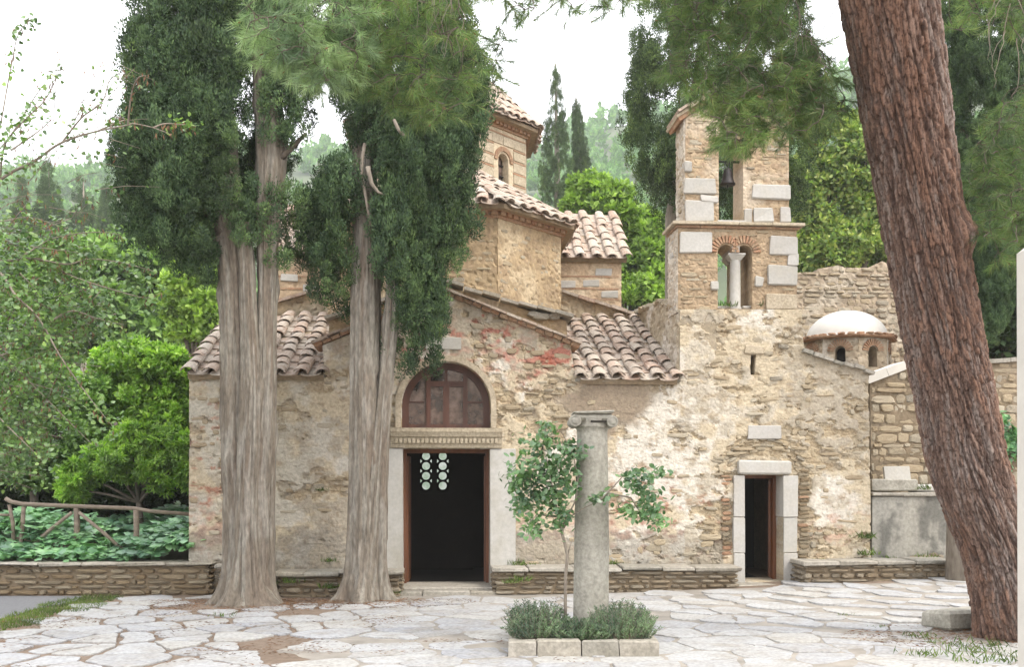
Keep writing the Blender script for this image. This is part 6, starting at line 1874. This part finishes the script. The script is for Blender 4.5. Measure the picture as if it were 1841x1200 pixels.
leafy('plane_tree', 'fresh yellow green tree rising between the church roofs and the tower', 'tree', [(1062, 345, 36, 34), (1090, 385, 56, 50), (1140, 420, 60, 62), (1105, 470, 80, 66), (1170, 500, 52, 70), (1060, 420, 44, 50), (1120, 550, 90, 50), (1180, 440, 40, 60), (1040, 375, 24, 26), (1185, 570, 40, 50)], 33, .3, 'leaf_plane', (.15, .27), .14, 1.6, 1130, .25, per=105)
leafy('flowering_tree', 'pale flowering tree above the ruined wall right of the belfry', 'tree', [(1512, 240, 55, 46), (1480, 300, 50, 48), (1550, 305, 60, 62), (1500, 375, 60, 56), (1562, 415, 52, 60), (1462, 432, 40, 50), (1520, 450, 60, 40), (1570, 250, 40, 60), (1450, 360, 30, 50), (1600, 350, 50, 80), (1600, 460, 40, 40)], 30, .3, 'leaf_olive', (.12, .22), .11, 1.7, 1530, .22, per=100)
leafy('pale_tree', 'pale green tree lower down behind the ruined wall at the hill foot', 'tree', [(1480, 440, 60, 60), (1540, 470, 60, 40), (1590, 400, 60, 80), (1450, 480, 50, 50), (1640, 330, 60, 90)], 36, .5, 'leaf_olive', (.17, .28), .14, 1.5, 1520, .25, per=80)
leafy('shade_tree', 'dark tree filling the right edge behind the stone house', 'tree', [(1790, 520, 70, 70), (1830, 420, 60, 80), (1760, 420, 60, 90), (1800, 600, 70, 60), (1720, 520, 50, 90), (1850, 560, 60, 90), (1850, 300, 60, 90), (1760, 300, 50, 80), (1700, 420, 50, 80)], 19, .3, 'leaf_dark', (.12, .22), .11, 1.9, 1790, .2, per=60)
# left side, far to near
for i, (px, top, bot, w, Y) in enumerate(((88, 292, 470, 60, 62), (150, 318, 470, 66, 66), (40, 330, 470, 50, 70), (190, 345, 480, 44, 74), (215, 370, 480, 30, 80))):
    h = bot - top
    far_cypress(('hazy blue green conifer with the highest tip left of the cypress crown', 'hazy blue green conifer with a broad ragged tip just right of the highest one', 'hazy conifer furthest left behind the leafy branches', 'small hazy conifer between the tall ones and the cypress crown', 'smallest hazy conifer close beside the cypress crown')[i],
                [(top, px - 2, px + 2), (top + h * .15, px - w * .15, px + w * .15), (top + h * .35, px - w * .26, px + w * .26), (top + h * .6, px - w * .42, px + w * .42), (top + h * .9, px - w * .5, px + w * .5), (bot, px - w * .4, px + w * .4)], Y, hill_z((px - CPX) * Y / FPX, Y), px, 90, .2, 'leaf_cyp2', 'hazy conifers on the hillside', .30, name='conifer_tree', per=16, sub=8)
leafy('oak_tree', 'dark round crowned tree in the hollow behind the bright shrubs', 'tree', [(225, 485, 80, 60), (150, 490, 70, 50), (275, 540, 66, 60), (200, 560, 80, 60), (110, 530, 70, 60), (290, 450, 50, 50), (60, 520, 70, 60), (330, 600, 50, 50), (250, 620, 90, 50), (130, 600, 80, 60)], 31, -.2, 'leaf_mid', (.20, .34), .18, 1.7, 220, .3, per=56)
leafy('oak_tree', 'mid green tree further up the slope at far left', 'tree', [(40, 490, 70, 60), (-30, 500, 70, 80), (100, 480, 50, 40), (180, 470, 50, 36), (20, 580, 80, 70)], 42, .4, 'leaf_mid', (.28, .42), .22, 1.5, 60, .3, per=50)
leafy('fresh_tree', 'light green young tree half hidden by the left cypress trunk', 'tree', [(335, 505, 42, 36), (370, 545, 40, 44), (318, 545, 30, 30), (385, 500, 30, 36), (350, 590, 46, 36), (390, 590, 40, 40)], 24, -.1, 'leaf_plane', (.11, .19), .10, 1.6, 350, .14, per=56)
leafy('green_shrub', 'rounded bright shrub touching the left roof corner', 'shrub', [(235, 655, 60, 42), (300, 665, 50, 44), (190, 700, 50, 50), (270, 730, 70, 60), (320, 740, 40, 60), (210, 770, 60, 60), (300, 800, 50, 50), (340, 690, 26, 40)], 17.2, .35, 'leaf_bright', (.06, .12), .055, 1.8, 260, .09, per=120)
leafy('green_shrub', 'feathery yellow green shrub behind the pole fence', 'shrub', [(250, 835, 62, 34), (310, 850, 46, 36), (190, 830, 44, 30), (140, 855, 40, 28), (290, 800, 50, 32), (325, 820, 30, 40), (240, 790, 40, 30), (135, 880, 26, 24)], 16.2, .35, 'leaf_bright', (.07, .12), .034, 1.7, 250, .06, per=120, wu=-.05)
leafy('green_shrub', 'dense mid green bush at the far left behind the fence', 'shrub', [(60, 700, 80, 60), (20, 780, 80, 60), (110, 780, 60, 60), (150, 720, 50, 50), (60, 840, 80, 40), (-40, 720, 60, 80), (160, 800, 40, 40), (-40, 830, 60, 50)], 16.8, .35, 'leaf_mid', (.06, .12), .055, 1.8, 60, .08, per=100)
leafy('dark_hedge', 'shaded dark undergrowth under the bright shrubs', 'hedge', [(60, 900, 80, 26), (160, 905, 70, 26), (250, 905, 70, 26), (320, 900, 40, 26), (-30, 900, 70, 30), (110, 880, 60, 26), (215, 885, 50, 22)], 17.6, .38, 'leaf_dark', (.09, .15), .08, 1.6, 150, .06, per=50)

# near tree at the left: heart shaped leaves, dry pods, bare thin branches
YJ = 11.6
jud = thing('judas_tree', 'near tree at the left edge with heart shaped leaves and dry brown pods', 'tree', ((-150 - CPX) * YJ / FPX, YJ, 0))
bt = MB(); base = Vector(((-150 - CPX) * YJ / FPX, YJ, -.05))
bt.tube([base, P(-140, 800, YJ), P(-120, 600, YJ), P(-90, 420, YJ)], .13, .08, 10); bt.build('trunk', M['bark_dark'], jud, smooth=True)
BR = [[(-90, 420), (0, 325), (60, 292), (110, 258), (170, 238), (230, 226), (240, 223), (275, 230), (310, 243)], [(275, 230), (292, 218), (320, 215), (345, 218)], [(-90, 420), (-20, 300), (15, 130), (30, 60), (55, 30)], [(0, 325), (20, 270), (60, 240), (100, 200), (120, 165), (128, 140)], [(110, 258), (150, 215), (190, 190), (205, 150), (230, 135)],
      [(170, 238), (200, 215), (210, 200), (180, 195)], [(230, 226), (250, 185), (275, 170), (290, 165)], [(-90, 470), (0, 466), (45, 458), (75, 467), (115, 490), (180, 512), (250, 530), (278, 520)], [(75, 467), (110, 470), (140, 455), (200, 462), (260, 478)], [(-100, 500), (0, 490), (50, 540), (90, 580), (130, 650), (180, 720), (220, 770)], [(90, 580), (130, 560), (180, 575), (225, 585)],
      [(-100, 560), (0, 640), (60, 700), (120, 760), (160, 800)], [(0, 640), (40, 620), (60, 560), (58, 520)], [(-110, 620), (0, 740), (70, 800), (100, 830)], [(45, 458), (80, 420), (140, 400), (190, 405)], [(-60, 380), (0, 400), (60, 395), (110, 410)], [(-30, 300), (10, 240), (50, 160), (80, 120)], [(20, 270), (60, 225), (75, 190)]]
bb = MB(); lp_, ld_, pp_, pd_ = [], [], [], []
for i, b in enumerate(BR):
    off = R.uniform(-.5, .5)
    pts = [P(a, c, YJ) + Vector((0, off * min(1, j / 2), 0)) for j, (a, c) in enumerate(b)]
    sp3 = spath([tuple(p) for p in pts], 8 * len(pts))
    bb.tube([tuple(p) for p in sp3], .020 if i in (0, 7, 9) else .012, .003, 5)
    y_mid = np.mean([c for a, c in b])
    for j in range(6, len(sp3)):
        px = CPX + FPX * sp3[j][0] / sp3[j][1]; py = HPX - FPX * (sp3[j][2] - EYE) / sp3[j][1]
        d = (6.0 if py > 420 else (2.4 if px < 70 else .9)) * (1.5 if px < 60 else 1)
        if px > 225 and py < 300 and px < 310: d = .0
        if px > 310 and py < 300: d = 3
        for k in range(int(d) + (R.random() < d % 1)):
            lp_.append(sp3[j] + NR.normal(size=3) * (.10 if py > 300 else .05)); ld_.append((NR.normal() * .8, NR.normal() * .8, NR.normal() * .5 - .5))
        if R.random() < (.55 if py > 380 else .5) and px > 20:
            for k in range(R.choice((1, 2, 3))): pp_.append(sp3[j] + NR.normal(size=3) * .03); pd_.append((NR.normal() * .35, NR.normal() * .35, -1))
for k in range(64):
    px, py = R.uniform(-30, 235), R.uniform(40, 400)
    if py < 260 - px * .75 - 40 or (px > 150 and py < 120): continue
    c = P(px, py, YJ + R.uniform(-.5, .5)); d = Vector((R.uniform(.2, 1), R.uniform(-.4, .4), R.uniform(-.4, .7))).normalized() * R.uniform(.18, .42)
    bb.tube([c - d, c + Vector((0, 0, .03)), c + d], .005, .0018, 4)
    n = R.randint(2, 7); lp_ += list(np.array(c) + np.array(d) * NR.uniform(-1, 1, (n, 1)) + NR.normal(size=(n, 3)) * .04); ld_ += list(NR.normal(size=(n, 3)) * (.8, .8, .5) + (0, 0, -.45))
    n = R.randint(1, 5); pp_ += list(np.array(c) + np.array(d) * NR.uniform(-1, 1, (n, 1)) + NR.normal(size=(n, 3)) * .02); pd_ += list(NR.normal(size=(n, 3)) * .35 + (0, 0, -1))
# twiggy filling of the lower crown
for k in range(300):
    px, py = R.uniform(-40, 190), R.uniform(400, 860)
    if px > 30 + 150 * (1 - abs(py - 560) / 330): continue
    c = P(px, py, YJ + R.uniform(-.1, 1.2))
    d = Vector((R.uniform(-1, 1), R.uniform(-1, 1), R.uniform(-.6, .4))).normalized() * R.uniform(.2, .45)
    bb.tube([c - d, c, c + d * .8], .006, .002, 4)
    n = R.randint(22, 38)
    lp_ += list(np.array(c) + np.array(d) * NR.uniform(-1, 1, (n, 1)) + NR.normal(size=(n, 3)) * .07); ld_ += list(NR.normal(size=(n, 3)) * (.8, .8, .5) + (0, 0, -.45))
    if R.random() < .8:
        n = R.randint(5, 11); pp_ += list(np.array(c) + np.array(d) * NR.uniform(-1, 1, (n, 1)) + NR.normal(size=(n, 3)) * .03); pd_ += list(NR.normal(size=(n, 3)) * .35 + (0, 0, -1))
bb.build('branch', M['bark_thin'], jud, smooth=True, kind='stuff')
leaves('foliage', np.array(lp_), np.array(ld_), NR.uniform(.035, .068, len(lp_)), NR.uniform(.034, .058, len(lp_)), M['leaf_judas'], jud, 'heart', 'stuff', bend=.3, up=np.tile([0, -.35, 1.0], (len(lp_), 1)), jit=.55)
leaves('seed_pod', np.array(pp_), np.array(pd_), NR.uniform(.06, .09, len(pp_)), .016, M['pod'], jud, 'rhomb', 'stuff')
# ivy on the house wall behind the pine
ia = NR.uniform(0, 6.28, 420); ir = NR.uniform(0, 1, 420) ** .6; iv = .5 + .6 * np.stack([np.cos(ia) * ir * (1 + .4 * np.sin(3 * ia)), np.sin(ia) * ir * (1 + .35 * np.cos(4 * ia))], 1); ip = np.array([np.array(CH @ Vector((U(1770 + 70 * a, 1.1) , 1.12, Z(760 + 75 * b, 1815, 1.1)))) for a, b in iv])
o = leaves('ivy', ip, NR.normal(size=ip.shape) * .6 + (0, -.5, -.4), NR.uniform(.07, .13, len(ip)), .08, M['leaf_acan'], None, 'heart', None); tag(o, 'patch of pale leaved ivy on the house wall right of the pine', 'ivy')

# ------------------------------------------------------------------ wooded hillside and the air
def forest():
    P_, Rr = [], []
    tries = 0
    while len(P_) < 1900 and tries < 40000:
        tries += 1
        Y = 46 + 390 * R.random() ** 1.1; px = R.uniform(-250, 2050)
        if 640 < px < 880 and R.random() < .8: continue
        x = (px - CPX) * Y / FPX; z = hill_z(x, Y)
        h = R.uniform(3.2, 7.0) * (1.0 if Y > 70 else .7)
        if R.random() < .18: rx, h = h * .16, h * 1.25
        else: rx = h * R.uniform(.36, .55)
        P_.append((x, Y, z + h * .55)); Rr.append((rx, rx, h * .55))
    P_, Rr = np.array(P_), np.array(Rr)
    # every crown is a few uneven lobes
    nl = 6
    d = rdir(len(P_) * nl) * .55
    C2 = np.repeat(P_, nl, 0) + d * np.repeat(Rr, nl, 0); R2 = np.repeat(Rr, nl, 0) * NR.uniform(.42, .68, (len(C2), 1))
    p, dr, o_ = clumps(C2, R2, 18, .75, .5, .6, .4)
    far = np.clip(p[:, 1] / 100, .45, 2.6)
    leaves('hillside_forest', p, dr, NR.uniform(.55, 1.05, len(p)) * far ** .8, .62 * far ** .8, M['leaf_far'], None, 'rhomb', 'stuff', up=o_ + (0, 0, .3), jit=.35)
forest()
hz = MB(); hz.box(-565, 565, -65, 565, -1.5, 185)
mh = bpy.data.materials.new('air'); mh.use_nodes = True; tt = mh.node_tree; tt.nodes.remove(tt.nodes['Principled BSDF'])
pv_ = tt.nodes.new('ShaderNodeVolumePrincipled'); pv_.inputs['Density'].default_value = .00075; pv_.inputs['Color'].default_value = (.93, .97, .98, 1); pv_.inputs['Anisotropy'].default_value = .3
tt.links.new(pv_.outputs[0], tt.nodes['Material Output'].inputs['Volume'])
o = hz.build('haze', mh); o['kind'] = 'stuff'
